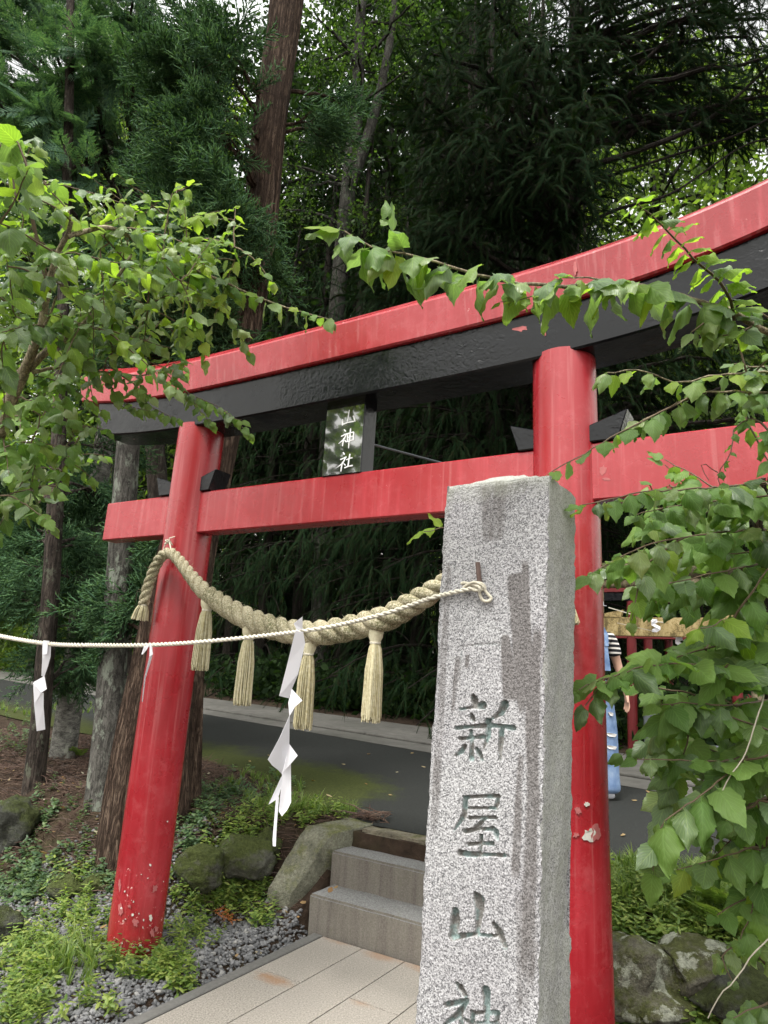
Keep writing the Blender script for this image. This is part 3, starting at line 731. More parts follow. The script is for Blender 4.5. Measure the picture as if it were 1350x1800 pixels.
# patches where the paint has come off
def chip_flat(parent, x, y, rx, ry, t, mat, seed):
    r = np.random.default_rng(seed); m = 14; A = []
    for k in range(m):
        a = 2 * math.pi * k / m; q = r.uniform(.6, 1.15); A.append(local_on(x + rx * q * math.cos(a), y + ry * q * math.sin(a), t))
    mb = MB(); mb.prism([W(s, t - .0012, z) for s, z in A], [W(s, t + .004, z) for s, z in A]); obj('paint_chip', mb, mat, parent)
def chip_round(parent, s0, lean, x, y, rx, ry, mat, seed):
    r = np.random.default_rng(seed); m = 16; A = []
    for k in range(m):
        a = 2 * math.pi * k / m; q = r.uniform(.5, 1.2); d = ray(x + rx * q * math.cos(a), y + ry * q * math.sin(a)); c = W(s0 + lean * 1.2, 0, 0)
        o = (CO - c)[:2]; dd = d[:2]; R_ = .1335; A_, B_2, C_2 = dd @ dd, o @ dd, o @ o - R_ * R_; D_ = B_2 * B_2 - A_ * C_2
        if D_ <= 0: return
        A.append(CO + d * (-B_2 - math.sqrt(D_)) / A_)
    A = np.array(A); cen = A.mean(0); n_ = CO - cen; n_ /= np.linalg.norm(n_); mb = MB(); mb.prism([p + n_ * .0035 for p in A], [p - n_ * .006 for p in A]); obj('paint_chip', mb, mat, parent)
def local_on(px_, py_, t):
    d = ray(px_, py_); k = ((PL + N * t - CO) @ N) / (d @ N); P = CO + d * k - PL; return P @ U, P[2]
PK = m_simple('bare_pink_primer', (.38, .12, .12), .8, .2, .35, 40); PW = m_simple('bare_pale_filler', (.58, .55, .51), .85, .2, .3, 40)
PLS, PRS = [o for o in tor.children if o.name.startswith('pillar')]
LL = [o for o in tor.children if o.name.startswith('lower_lintel')][0]; UL = [o for o in tor.children if o.name.startswith('upper_lintel')][0]; TBM = [o for o in tor.children if o.name.startswith('tie_beam')][0]
for k, (x, y, rx, ry, mt) in enumerate(((1037, 1467, 13, 12, PW), (1048, 1462, 9, 16, PK), (1032, 1413, 5, 5, PW), (1016, 1425, 6, 9, PK), (1012, 1468, 6, 5, PK), (1052, 1645, 2, 2, PW), (1029, 1698, 2, 7, PK))): chip_round(PRS, S_R, -.0089, x, y, rx, ry, mt, 60 + k)
rg_ = np.random.default_rng(8)
for k in range(40):
    y = 1680 - abs(rg_.normal(0, 75)) ; f = (1680 - y) / 900; xc = 233 + f * 120; x = xc + rg_.uniform(-38, 38); rr_ = rg_.gamma(1.5, .65) + .6; chip_round(PLS, 0, .0089, x, y, rr_, rr_ * rg_.uniform(.8, 2.2), PW if rg_.uniform() < .55 else PK, 100 + k)
for k, (x, y, rx, ry) in enumerate(((210, 1555, 3, 14), (212, 1600, 5, 12), (268, 1640, 5, 9), (238, 1622, 6, 8), (272, 1562, 6, 7))): chip_round(PLS, 0, .0089, x, y, rx, ry, PK, 160 + k)
chip_flat(LL, 913, 577, 14, 6, -.121, PK, 1); chip_flat(LL, 955, 577, 6, 12, -.121, PW, 2); chip_flat(LL, 957, 584, 4, 7, -.1216, PK, 3); chip_flat(LL, 1153, 477, 7, 4, -.124, PW, 4); chip_flat(LL, 1197, 462, 5, 3, -.124, PW, 5)
chip_flat(TBM, 1060, 826, 7, 9, -.052, PK, 6); chip_flat(TBM, 1066, 842, 7, 3, -.052, PK, 7); chip_flat(UL, 1011, 470, 4, 14, -.168, PK, 8)
# name plaque
mb = MB(); mb.box(W(1.104, 0, 2.555), U, N, Z, .118, .055, .206, .004); plq = obj('name_plaque', mb, MAT['black'], tor)
mb = MB(); mb.box(W(1.104, -.0557, 2.555), U, N, Z, .114, .0012, .203, 0); obj('polished_face', mb, MAT['plaque'], plq)
def local_on(px_, py_, t):
    d = ray(px_, py_); k = ((PL + N * t - CO) @ N) / (d @ N); P = CO + d * k - PL; return P @ U, P[2]
def stroke_poly(pts, ws):
    pts = np.array(pts, float); ws = np.array(ws, float) / 2
    T = np.gradient(pts, axis=0); T /= np.linalg.norm(T, axis=1)[:, None] + 1e-9; Nn = np.stack([-T[:, 1], T[:, 0]], 1)
    return pts + Nn * ws[:, None], pts - Nn * ws[:, None], pts, T
def plaque_char(strokes):
    mb = MB(); t0, t1 = -.0565, -.0582
    for k, (pts, ws) in enumerate(strokes):
        P = np.array([local_on(540 + x / 5.625, 670 + y / 5.625, -.057) for x, y in pts]); w = np.array(ws) / 5.625 * .00245
        if len(P) > 2:
            q = np.linspace(0, len(P) - 1, len(P) * 4); P = np.stack([np.interp(q, range(len(P)), P[:, i]) for i in (0, 1)], 1); w = np.interp(q, range(len(w)), w)
        L, R, C_, T = stroke_poly(P, w); m = len(L); tt = t1 - k * .00025
        out = list(L) + [C_[-1] + T[-1] * w[-1] * .35] + list(R[::-1]) + [C_[0] - T[0] * w[0] * .35]
        mb.prism([W(a, tt, b) for a, b in out], [W(a, t0 + .004, b) for a, b in out])
    return mb
PCH = [[([(418, 285), (408, 340), (398, 398)], [10, 16, 14]), ([(352, 378), (350, 430), (352, 436)], [12, 18, 16]), ([(345, 430), (405, 408), (462, 398)], [14, 12, 12]), ([(458, 345), (466, 372), (474, 398)], [18, 16, 10])],
       [([(366, 480), (380, 496)], [10, 17]), ([(338, 546), (370, 530), (398, 520)], [14, 12, 14]), ([(390, 525), (365, 575), (312, 618)], [14, 15, 5]), ([(362, 568), (355, 610), (350, 642)], [11, 14, 11]), ([(372, 585), (388, 602)], [8, 14]),
        ([(404, 520), (398, 600)], [11, 11]), ([(400, 520), (462, 503), (456, 585)], [10, 12, 14]), ([(402, 558), (456, 544)], [8, 8]), ([(400, 598), (456, 583)], [8, 9]), ([(432, 472), (422, 570), (410, 664)], [12, 16, 7])],
       [([(356, 705), (368, 724)], [10, 18]), ([(330, 776), (360, 762), (388, 750)], [14, 12, 14]), ([(380, 756), (352, 812), (300, 852)], [14, 16, 5]), ([(350, 800), (340, 850), (334, 892)], [12, 15, 12]), ([(362, 815), (378, 832)], [8, 14]),
        ([(388, 778), (420, 764), (446, 758)], [11, 10, 13]), ([(424, 722), (412, 790), (404, 846)], [13, 15, 13]), ([(372, 858), (410, 842), (448, 836)], [15, 12, 17])]]
for ch in PCH: obj('carved_character', plaque_char(ch), MAT['white_letter'], plq)
mb = MB(); mb.tube([W(1.19, .03, 2.53), W(1.50, .62, 2.52)], .006, 6); obj('stay_rod', mb, MAT['steel'], tor)

# ================================================================== straw rope on the torii
rp = [(-.040, 1.70), (-.022, 1.80), (.012, 1.90), (.06, 1.962), (.125, 1.972), (.20, 1.925), (.30, 1.842), (.438, 1.748), (.742, 1.622), (1.09, 1.565), (1.448, 1.622), (1.609, 1.690), (1.751, 1.768), (1.92, 1.870), (2.04, 1.945), (2.10, 1.97), (2.165, 1.955), (2.21, 1.89), (2.24, 1.79), (2.255, 1.70)]
rp = np.array(rp); seg = np.concatenate([[0], np.cumsum(np.linalg.norm(np.diff(rp, axis=0), axis=1))])
def smooth_curve(P, seg, q):
    # Catmull-Rom through the points
    out = np.zeros((len(q), P.shape[1]))
    for k, x in enumerate(q):
        i = int(np.clip(np.searchsorted(seg, x) - 1, 0, len(P) - 2)); f = (x - seg[i]) / (seg[i + 1] - seg[i])
        p0, p1, p2, p3 = P[max(i - 1, 0)], P[i], P[i + 1], P[min(i + 2, len(P) - 1)]
        out[k] = .5 * (2 * p1 + (p2 - p0) * f + (2 * p0 - 5 * p1 + 4 * p2 - p3) * f * f + (3 * p1 - p0 - 3 * p2 + p3) * f ** 3)
    return out
L_ = seg[-1]; q = np.arange(0, L_, .009); cp = smooth_curve(rp, seg, q)
tdep = -.192 - .025 * np.exp(-((cp[:, 0] - 1.1) / .5) ** 2) * 0
axis = np.array([W(s, -.195, z) for s, z in cp])
midl = L_ / 2; Rr = .0275 + .0255 * np.exp(-((q - midl) / (.42 * L_ / 1.55)) ** 4)
T = np.gradient(axis, axis=0); T /= np.linalg.norm(T, axis=1)[:, None]
side = np.cross(T, -N); side /= np.linalg.norm(side, axis=1)[:, None]; fr = np.cross(T, side)
rope = thing('straw_rope', 'thick twisted straw rope with tassels slung between the red pillars', 'straw rope', axis[len(axis) // 2])
ph = np.concatenate([[0], np.cumsum(np.diff(q) * 2 * math.pi / (4.0 * (Rr[1:] + .004)))])
for k in range(3):
    a = ph + k * 2 * math.pi / 3
    C_ = axis + (np.cos(a) * Rr * .54)[:, None] * side + (np.sin(a) * Rr * .54)[:, None] * fr
    mb = MB(); mb.tube(C_, Rr * .565, 10); shade(obj('strand', mb, MAT['rope'], rope), 80)
# loose fibres standing out of the rope
rf = np.random.default_rng(51); Vf = []; Ff = []
for k in range(900):
    j = int(rf.integers(3, len(axis) - 4)); a = rf.uniform(0, 6.28); o = math.cos(a) * side[j] + math.sin(a) * fr[j]; b_ = len(Vf); t_ = T[j] * rf.normal(0, 1) + o * rf.uniform(.1, .9) + rf.normal(0, .3, 3); t_ /= np.linalg.norm(t_); l_ = rf.uniform(.012, .045); p0 = axis[j] + o * Rr[j] * .98; w_ = np.cross(t_, o); w_ = w_ / (np.linalg.norm(w_) + 1e-6) * .0007
    Vf += [p0 - w_, p0 + w_, p0 + o * .0009, p0 + t_ * l_ - Z * l_ * .2]; Ff += [(b_, b_ + 1, b_ + 3), (b_ + 1, b_ + 2, b_ + 3), (b_ + 2, b_, b_ + 3)]
obj('loose_fibres', tri_mesh('loose_fibres', np.array(Vf), np.array(Ff)), MAT['tassel'], rope, 'stuff')
def straw_bundle(P0, L, r0, r1, n, seed, flare=0.0, dirv=(0, 0, -1)):
    r = np.random.default_rng(seed); dirv = np.array(dirv, float); V = []; F = []
    sx = np.cross(dirv, N); sx /= np.linalg.norm(sx); sy = np.cross(dirv, sx)
    for i in range(n):
        a = r.uniform(0, 6.28); q0 = math.sqrt(r.uniform(.2, 1)); o = sx * math.cos(a) + sy * math.sin(a)
        l = L * r.uniform(.93, 1.03); w = r.uniform(.0016, .0030); tdir = np.cross(dirv, o); tdir = tdir / np.linalg.norm(tdir)
        b = len(V); prof = [(0, r0), (.12, r0 + (r1 - r0) * .45), (.4, r0 + (r1 - r0) * .85), (1, r1 * (1 + flare))]
        for f, rad in prof:
            c = P0 + dirv * l * f + o * rad * q0 + tdir * r.normal(0, .0022 * f) ; V += [c - tdir * w, c + tdir * w, c + o * w]
        for j in range(3):
            for (x, y) in ((0, 1), (1, 2), (2, 0)):
                F += [(b + j * 3 + x, b + j * 3 + y, b + j * 3 + 3 + y), (b + j * 3 + x, b + j * 3 + 3 + y, b + j * 3 + 3 + x)]
    return tri_mesh('tassel', np.array(V), np.array(F))
for k, (s0, ln) in enumerate(((.437, .30), (.742, .31), (1.105, .325), (1.452, .325))):
    j = int(np.argmin(abs(cp[:, 0] - s0) + (cp[:, 1] > 1.9) * 5)); P0 = axis[j] - Z * (Rr[j] + .028)
    tas = obj('tassel', straw_bundle(P0, ln, .015, .042, 300, k), MAT['tassel'], rope)
    mb = MB(); a = np.linspace(0, 2 * math.pi, 25)
    mb.tube([P0 + Z * (.05 + Rr[j] * .5), P0 + Z * .035, P0 + Z * .012, P0 - Z * .012, P0 - Z * .03], [.022, .034, .031, .020, .022], 14); shade(obj('straw_knob', mb, MAT['tassel'], tas), 60)
    mb = MB(); mb.tube([P0 - Z * (.008 + .003 * (x / 6.28)) + .0215 * (U * math.cos(x) + N * math.sin(x)) for x in np.linspace(0, 4 * math.pi, 40)], .0032, 5); obj('tie', mb, MAT['cord'], tas)
for j, sd in ((0, 21), (len(axis) - 1, 22)):
    dv = (axis[0] - axis[4]) if j == 0 else (axis[-1] - axis[-5]); dv /= np.linalg.norm(dv)
    obj('end_tassel', straw_bundle(axis[j], .085, .014, .040, 150, sd, .15, dv), MAT['tassel'], rope)
    mb = MB(); mb.tube([axis[j] + dv * (.002 * (x / 6.28)) + .021 * (np.cross(dv, N) * math.cos(x) + N * math.sin(x)) for x in np.linspace(0, 6 * math.pi, 50)], .003, 5); obj('tie', mb, MAT['cord'], rope)
for s0, sg in ((.09, 1), (2.135, -1)):       # thin cord that ties the rope up at each pillar
    kz = W(s0 - sg * .03, -.165, 2.045); mb = MB()
    r = np.random.default_rng(5); P = [W(s0 + sg * .035, -.20, 1.965), W(s0 + sg * .02, -.19, 2.0), kz]
    P += [kz + .013 * np.array(v) for v in r.normal(0, 1, (14, 3))] + [kz - U * sg * .02 - Z * .01, kz - U * sg * .035 - Z * .03, kz - U * sg * .036 - Z * .06]
    P = np.array(P); sg_ = np.concatenate([[0], np.cumsum(np.linalg.norm(np.diff(P, axis=0), axis=1))]); mb.tube(smooth_curve(P, sg_, np.linspace(0, sg_[-1] * .999, 90)), .0034, 5)
    mb.tube([kz, kz + Z * .02, W(s0 - sg * .03, -.13, 2.08)], .0034, 5)
    obj('hanging_cord', mb, MAT['cord'], rope)

# ================================================================== stone post with carved characters
PT = px(966, 835, 1.65)          # front right upper corner
SA, SB, LEAN = .280, .235, .0215
def SP(a, b, z):                 # a along U from left front corner, b into the depth along N
    return PT + U * (a - SA + LEAN * (z - PT[2])) + N * b + Z * (z - PT[2])
def stone_ab(x, y):              # pixel of the photograph on the front face
    d = ray(x, y); k = ((PT - CO) @ N) / (d @ N); P = CO + d * k; z = P[2]; return (P - PT) @ U + SA - LEAN * (z - PT[2]), z
post = thing('stone_post', 'square speckled granite post carved with large characters in front of the gate', 'stone post', SP(SA / 2, SB / 2, 0))
ox, oy, sc = 700, 1200, 3.0
CH = {
 0: [([(395, 72), (402, 95), (398, 122)], [20, 34, 14]), ([(326, 140), (380, 132), (446, 120)], [12, 10, 34]), ([(385, 170), (392, 190), (400, 205)], [16, 22, 10]), ([(305, 240), (380, 232), (452, 228)], [18, 14, 22]),
     ([(325, 296), (385, 292), (446, 285)], [16, 12, 20]), ([(382, 255), (388, 320), (385, 400)], [16, 16, 24]), ([(350, 335), (335, 362), (300, 385)], [18, 20, 8]), ([(412, 350), (428, 375), (440, 408)], [14, 24, 14]),
     ([(562, 115), (540, 160), (486, 196)], [34, 26, 6]), ([(474, 205), (472, 280), (448, 352)], [26, 24, 6]), ([(480, 226), (540, 228), (608, 240)], [20, 16, 22]), ([(545, 245), (540, 320), (534, 408)], [22, 22, 10])],
 1: [([(348, 606), (440, 600), (528, 600)], [16, 13, 18]), ([(522, 600), (522, 635), (512, 662)], [18, 18, 14]), ([(368, 662), (440, 662), (515, 662)], [12, 12, 14]), ([(354, 610), (348, 700), (292, 782)], [20, 22, 6]),
     ([(375, 714), (440, 712), (512, 712)], [16, 12, 16]), ([(452, 720), (425, 752), (390, 775)], [14, 16, 8]), ([(350, 785), (430, 772), (505, 775)], [20, 13, 16]), ([(496, 765), (515, 790), (522, 826)], [14, 26, 12]),
     ([(368, 854), (430, 848), (495, 850)], [16, 12, 18]), ([(438, 808), (435, 850), (430, 905)], [16, 16, 14]), ([(326, 900), (400, 908), (480, 908), (560, 912)], [26, 22, 12, 16])],
 2: [([(405, 1115), (425, 1150), (428, 1200), (412, 1330)], [16, 46, 34, 18]), ([(302, 1208), (300, 1260), (284, 1345)], [30, 40, 30]), ([(282, 1345), (400, 1328), (520, 1338)], [28, 14, 12]), ([(504, 1276), (532, 1318), (562, 1396)], [18, 32, 20])],
 3: [([(308, 1588), (328, 1612), (350, 1648)], [12, 28, 22]), ([(252, 1702), (300, 1692), (362, 1680)], [22, 18, 20]), ([(352, 1690), (320, 1750), (235, 1810)], [20, 24, 8]), ([(330, 1755), (330, 1830), (330, 1900)], [18, 20, 20]), ([(350, 1775), (385, 1805)], [12, 22]),
     ([(392, 1742), (392, 1790), (398, 1850)], [18, 18, 14]), ([(390, 1745), (450, 1742), (525, 1742)], [16, 12, 18]), ([(520, 1745), (520, 1790), (512, 1850)], [18, 18, 14]), ([(400, 1795), (505, 1795)], [10, 10]), ([(400, 1845), (510, 1845)], [12, 12]), ([(462, 1628), (466, 1700), (464, 1800), (462, 1940)], [36, 28, 18, 12])],
}
na = 130; zt = PT[2] - .0; zl = .62
zz = np.concatenate([np.linspace(-.1, zl, 12)[:-1], np.linspace(zl, zt, 560)]); aa = np.linspace(0, SA, na)
ZG, AG = np.meshgrid(zz, aa, indexing='ij')
dep = np.zeros_like(ZG); cid = -np.ones(ZG.shape, int)
k_px = 1.65 / FPX
for c, strokes in CH.items():
    for pts, ws in strokes:
        Q = np.array([stone_ab(ox + x / sc, oy + y / sc) for x, y in pts]); w = np.array(ws) / sc * 1.72 / FPX / 2 * 1.12
        qi = np.linspace(0, len(Q) - 1, (len(Q) - 1) * 14 + 1); Q = np.stack([np.interp(qi, range(len(Q)), Q[:, i]) for i in (0, 1)], 1); w = np.interp(qi, range(len(w)), w)
        sel = (AG > Q[:, 0].min() - .03) & (AG < Q[:, 0].max() + .03) & (ZG > Q[:, 1].min() - .03) & (ZG < Q[:, 1].max() + .03)
        A_, Z_ = AG[sel], ZG[sel]; D = np.sqrt((A_[:, None] - Q[None, :, 0]) ** 2 + (Z_[:, None] - Q[None, :, 1]) ** 2) / w[None]
        j = D.argmin(1); r_ = D[np.arange(len(j)), j]; dd = np.clip((1.12 - r_) / .45, 0, 1) * np.minimum(.017, w[j] * 2.0 + .003)
        cur = dep[sel]; up = dd > cur; cur[up] = dd[up]; dep[sel] = cur
        cc = cid[sel]; cc[dd > .0006] = c; cid[sel] = cc
for (x0, y0, x1, y1) in ((812, 1136, 880, 1131), (812, 1138, 806, 1215), (880, 1130, 878, 1140)):     # faint incised outline
    a0, z0 = stone_ab(x0, y0); a1, z1 = stone_ab(x1, y1); f = np.clip(((AG - a0) * (a1 - a0) + (ZG - z0) * (z1 - z0)) / ((a1 - a0) ** 2 + (z1 - z0) ** 2), 0, 1)
    D = np.hypot(AG - a0 - f * (a1 - a0), ZG - z0 - f * (z1 - z0)); dep = np.maximum(dep, np.clip(1 - D / .0035, 0, 1) * .0018)
r9 = np.random.default_rng(9); rough = r9.normal(0, .00055, ZG.shape)
def edge_wob(z, seed): 
    return .0022 * np.sin(z * 37 + seed) * np.sin(z * 91 + seed * 2) + .0013 * np.sin(z * 171 + seed * 3) + .001 * np.sin(z * 333 + seed)
def edge_chip(z, seed):
    r = np.random.default_rng(seed); o = np.zeros_like(z)
    for _ in range(16): o += r.uniform(.002, .009) * np.exp(-((z - r.uniform(.5, 1.9)) / r.uniform(.006, .035)) ** 2)
    return np.minimum(o, .012)
dl = np.clip(1 - AG / .012, 0, 1); dr = np.clip(1 - (SA - AG) / .012, 0, 1)
inset = dl ** 2 * (.003 + edge_wob(ZG, 1)) + dr ** 2 * (.003 + edge_wob(ZG, 2))
AG2 = AG + dl * (edge_chip(ZG, 31) + edge_wob(ZG, 4)) - dr * (edge_chip(ZG, 32) * .6 + edge_wob(ZG, 5) * .6)
topround = np.clip(1 - (zt - ZG) / .012, 0, 1) ** 2 * .004
B_ = dep + rough + np.abs(inset) + topround
VV = PT + U * (AG2 - SA + LEAN * (ZG - PT[2]))[..., None] + N * B_[..., None] + Z * (ZG - PT[2] - .004 * np.clip(np.sin(AG * 60) * np.sin(AG * 23 + 1), 0, 1) * np.clip(1 - (zt - ZG) / .02, 0, 1))[..., None]
nr, nc = ZG.shape; vid = np.arange(nr * nc).reshape(nr, nc); quads = np.stack([vid[:-1, :-1], vid[:-1, 1:], vid[1:, 1:], vid[1:, :-1]], -1).reshape(-1, 4)
fc = np.stack([cid[:-1, :-1], cid[:-1, 1:], cid[1:, 1:], cid[1:, :-1]], -1).reshape(-1, 4).max(1)
stain = np.zeros(ZG.shape)
def streak(x0, y0, x1, y1, w0, w1, amt):
    global stain
    a0, z0 = stone_ab(x0, y0); a1, z1 = stone_ab(x1, y1); f = (z0 - ZG) / (z0 - z1); a = a0 + (a1 - a0) * f; w = (w0 + (w1 - w0) * np.clip(f, 0, 1)) * 1.7 / FPX / 2
    stain = np.maximum(stain, amt * np.clip(1.5 - np.abs(AG - a) / w, 0, 1) * sstep(-.03, .05, f) * (1 - sstep(.85, 1.1, f)))
for q_ in [(906, 1005, 918, 1260, 32, 14, .95), (922, 975, 940, 1480, 14, 30, .66), (888, 1115, 898, 1235, 14, 30, .95), (912, 1180, 912, 1240, 10, 8, .7), (870, 850, 865, 960, 90, 50, .55), (790, 980, 760, 1500, 16, 26, .5), (822, 1150, 820, 1175, 8, 8, .8), (805, 1150, 795, 1260, 14, 10, .55),
           (945, 1090, 925, 1790, 18, 36, .62), (916, 1320, 905, 1560, 14, 20, .6), (850, 990, 852, 1035, 12, 30, .35), (880, 840, 880, 905, 160, 90, .45), (775, 1250, 770, 1700, 10, 30, .35), (915, 1560, 920, 1800, 24, 30, .5)]: streak(*q_)
lich = np.clip(1 - (zt - ZG) / .10, 0, 1) * .75 + np.clip(1 - AG / .03, 0, 1) * .25
carv = np.clip(dep / .006, 0, 1)
def sub_mesh(name, fsel):
    f = quads[fsel]; ids, inv = np.unique(f, return_inverse=True); me = tri_mesh(name, VV.reshape(-1, 3)[ids], inv.reshape(-1, 4), smooth=True)
    for nm, arr in (('stain', stain), ('lichen', lich), ('carve', carv)):
        a = me.attributes.new(nm, 'FLOAT', 'POINT'); a.data.foreach_set('value', arr.ravel()[ids].astype(np.float32))
    return me
obj('front_face', sub_mesh('front_face', fc < 0), MAT['granite'], post)
for c in range(4): obj('carved_character', sub_mesh('carved_character', fc == c), MAT['granite'], post)
# remaining faces and low pyramid top
zz2 = np.concatenate([np.linspace(-.1, .6, 6)[:-1], np.linspace(.6, zt, 130)]); bb = np.linspace(0, SB, 26)
def side_grid(a0, seed, sgn):
    ZG2, BG = np.meshgrid(zz2, bb, indexing='ij'); rr = np.random.default_rng(seed)
    e = np.clip(1 - (SB - BG) / .02, 0, 1); big = .0035 * np.sin(ZG2 * 17 + seed) * np.sin(BG * 40 + ZG2 * 9) + rr.normal(0, .0009, ZG2.shape)
    if sgn > 0: big -= .010 * np.exp(-((ZG2 - .92) / .09) ** 4) * sstep(.17, .2, BG) + .006 * e * np.abs(np.sin(ZG2 * 41 + 1) * np.sin(ZG2 * 13))
    big = big * sstep(0, .03, BG); off = a0 + sgn * big
    off = off + (-1 if sgn > 0 else 1) * np.where(BG < .001, (edge_chip(ZG2, 32) * .6 + edge_wob(ZG2, 5) * .6) if sgn > 0 else edge_chip(ZG2, 31) + edge_wob(ZG2, 4), 0)
    bo = BG + np.where(BG < .001, np.abs(.003 + edge_wob(ZG2, 2 if sgn > 0 else 1)), 0) - e * .006 * np.abs(np.sin(ZG2 * 29 + 2))
    V = PT + U * (off - SA + LEAN * (ZG2 - PT[2]))[..., None] + N * bo[..., None] + Z * (ZG2 - PT[2])[..., None]
    r, c = ZG2.shape; v = np.arange(r * c).reshape(r, c); q = np.stack([v[:-1, :-1], v[:-1, 1:], v[1:, 1:], v[1:, :-1]], -1).reshape(-1, 4)
    return V.reshape(-1, 3), q if sgn > 0 else q[:, ::-1], ZG2.ravel(), BG.ravel()
Vr, Fr, zr, br = side_grid(SA, 3, 1); Vl, Fl, z_l, b_l = side_grid(0, 6, -1)
capg = 13; ta = np.linspace(0, 1, capg); TA, TBg = np.meshgrid(ta, ta, indexing='ij'); hgt = np.minimum(np.minimum(TA, 1 - TA) / .5, np.minimum(TBg, 1 - TBg) / .5) * .052 - .004
hgt += np.random.default_rng(2).normal(0, .0015, hgt.shape)
Vt = np.array([SP(SA * (.008 + .984 * a), .003 + (SB - .006) * b, zt) + Z * h for a, b, h in zip(TA.ravel(), TBg.ravel(), hgt.ravel())]); v = np.arange(capg * capg).reshape(capg, capg); Ft = np.stack([v[:-1, :-1], v[1:, :-1], v[1:, 1:], v[:-1, 1:]], -1).reshape(-1, 4)
Vb = np.array([SP(0.004, SB - .004, -.1), SP(SA - .004, SB - .004, -.1), SP(SA - .004, SB - .004, zt), SP(.004, SB - .004, zt)]); Fb = np.array([(1, 0, 3, 2)])
o0 = 0; Vs = []; Fs = []
for V_, F_ in ((Vr, Fr), (Vl, Fl), (Vt, Ft), (Vb, Fb)): Vs.append(V_); Fs.append(F_ + o0); o0 += len(V_)
me = tri_mesh('post_body', np.concatenate(Vs), np.concatenate(Fs), smooth=False)
al = me.attributes.new('lichen', 'FLOAT', 'POINT'); lv = np.concatenate([.62 + .35 * (br / SB) * 0 + .3 * np.clip(1 - (zt - zr) / .2, 0, 1), .3 + 0 * z_l, .75 + 0 * TA.ravel(), np.zeros(4)]); al.data.foreach_set('value', lv.astype(np.float32))
obj('post_body', me, MAT['granite'], post)
# iron pin and the thin rope tied to it
def sp_px(x, y, off=0.0): a, z = stone_ab(x, y); return SP(a, -off, z)
mb = MB(); mb.tube([sp_px(843, 990, .012), sp_px(845, 1012, .012), sp_px(847, 1032, .010)], .0062, 8); obj('iron_pin', mb, MAT['iron'], post)
cord_px = [(852, 1034, 0), (830, 1035, .012), (790, 1043, .03), (755, 1052, .06), (660, 1083, .22), (525, 1110, .55), (300, 1132, 1.22), (150, 1134, 1.75), (80, 1131, 2.02), (0, 1118, 2.36), (-60, 1104, 2.64)]
CP = []
for x, y, k in cord_px:
    b = SP(.16, -.012, 1.6) - U * k
    d = ray(x, y); m = ((b - CO) @ N) / (d @ N); CP.append(CO + d * m - N * (.004 if k < .03 else 0))
CP = np.array(CP); sg_ = np.concatenate([[0], np.cumsum(np.linalg.norm(np.diff(CP, axis=0), axis=1))])
qq = np.arange(0, sg_[-1] * .999, .004); CC = smooth_curve(CP, sg_, qq)
thin = thing('thin_rope', 'thin pale rope stretched from the stone post towards the left edge', 'rope', CP[2])
T = np.gradient(CC, axis=0); T /= np.linalg.norm(T, axis=1)[:, None]; s1 = np.cross(T, Z); s1 /= np.linalg.norm(s1, axis=1)[:, None]; s2 = np.cross(T, s1)
rad = .0056 + .0022 * sstep(.4, 2.2, qq)
for k in range(2):
    a = qq * 2 * math.pi / .034 + k * math.pi; mb = MB(); mb.tube(CC + (np.cos(a) * rad * .5)[:, None] * s1 + (np.sin(a) * rad * .5)[:, None] * s2, rad * .68, 6); shade(obj('strand', mb, MAT['cord'], thin), 80)
mb = MB(); kn = sp_px(848, 1030, .010); r = np.random.default_rng(3)
P = np.array([sp_px(x, y, o) for x, y, o in [(818, 1034, .010), (836, 1027, .022), (852, 1028, .02), (856, 1036, .014), (842, 1040, .022), (832, 1033, .014), (840, 1026, .024), (853, 1031, .02), (858, 1042, .012), (866, 1052, .010), (862, 1058, .012), (852, 1056, .012), (848, 1046, .016), (850, 1036, .024), (838, 1030, .02), (820, 1026, .012), (814, 1027, .010)]])
sg2 = np.concatenate([[0], np.cumsum(np.linalg.norm(np.diff(P, axis=0), axis=1))]); mb.tube(smooth_curve(P, sg2, np.linspace(0, sg2[-1] * .999, 150)), .0042, 6); shade(obj('knot', mb, MAT['cord'], thin), 80)

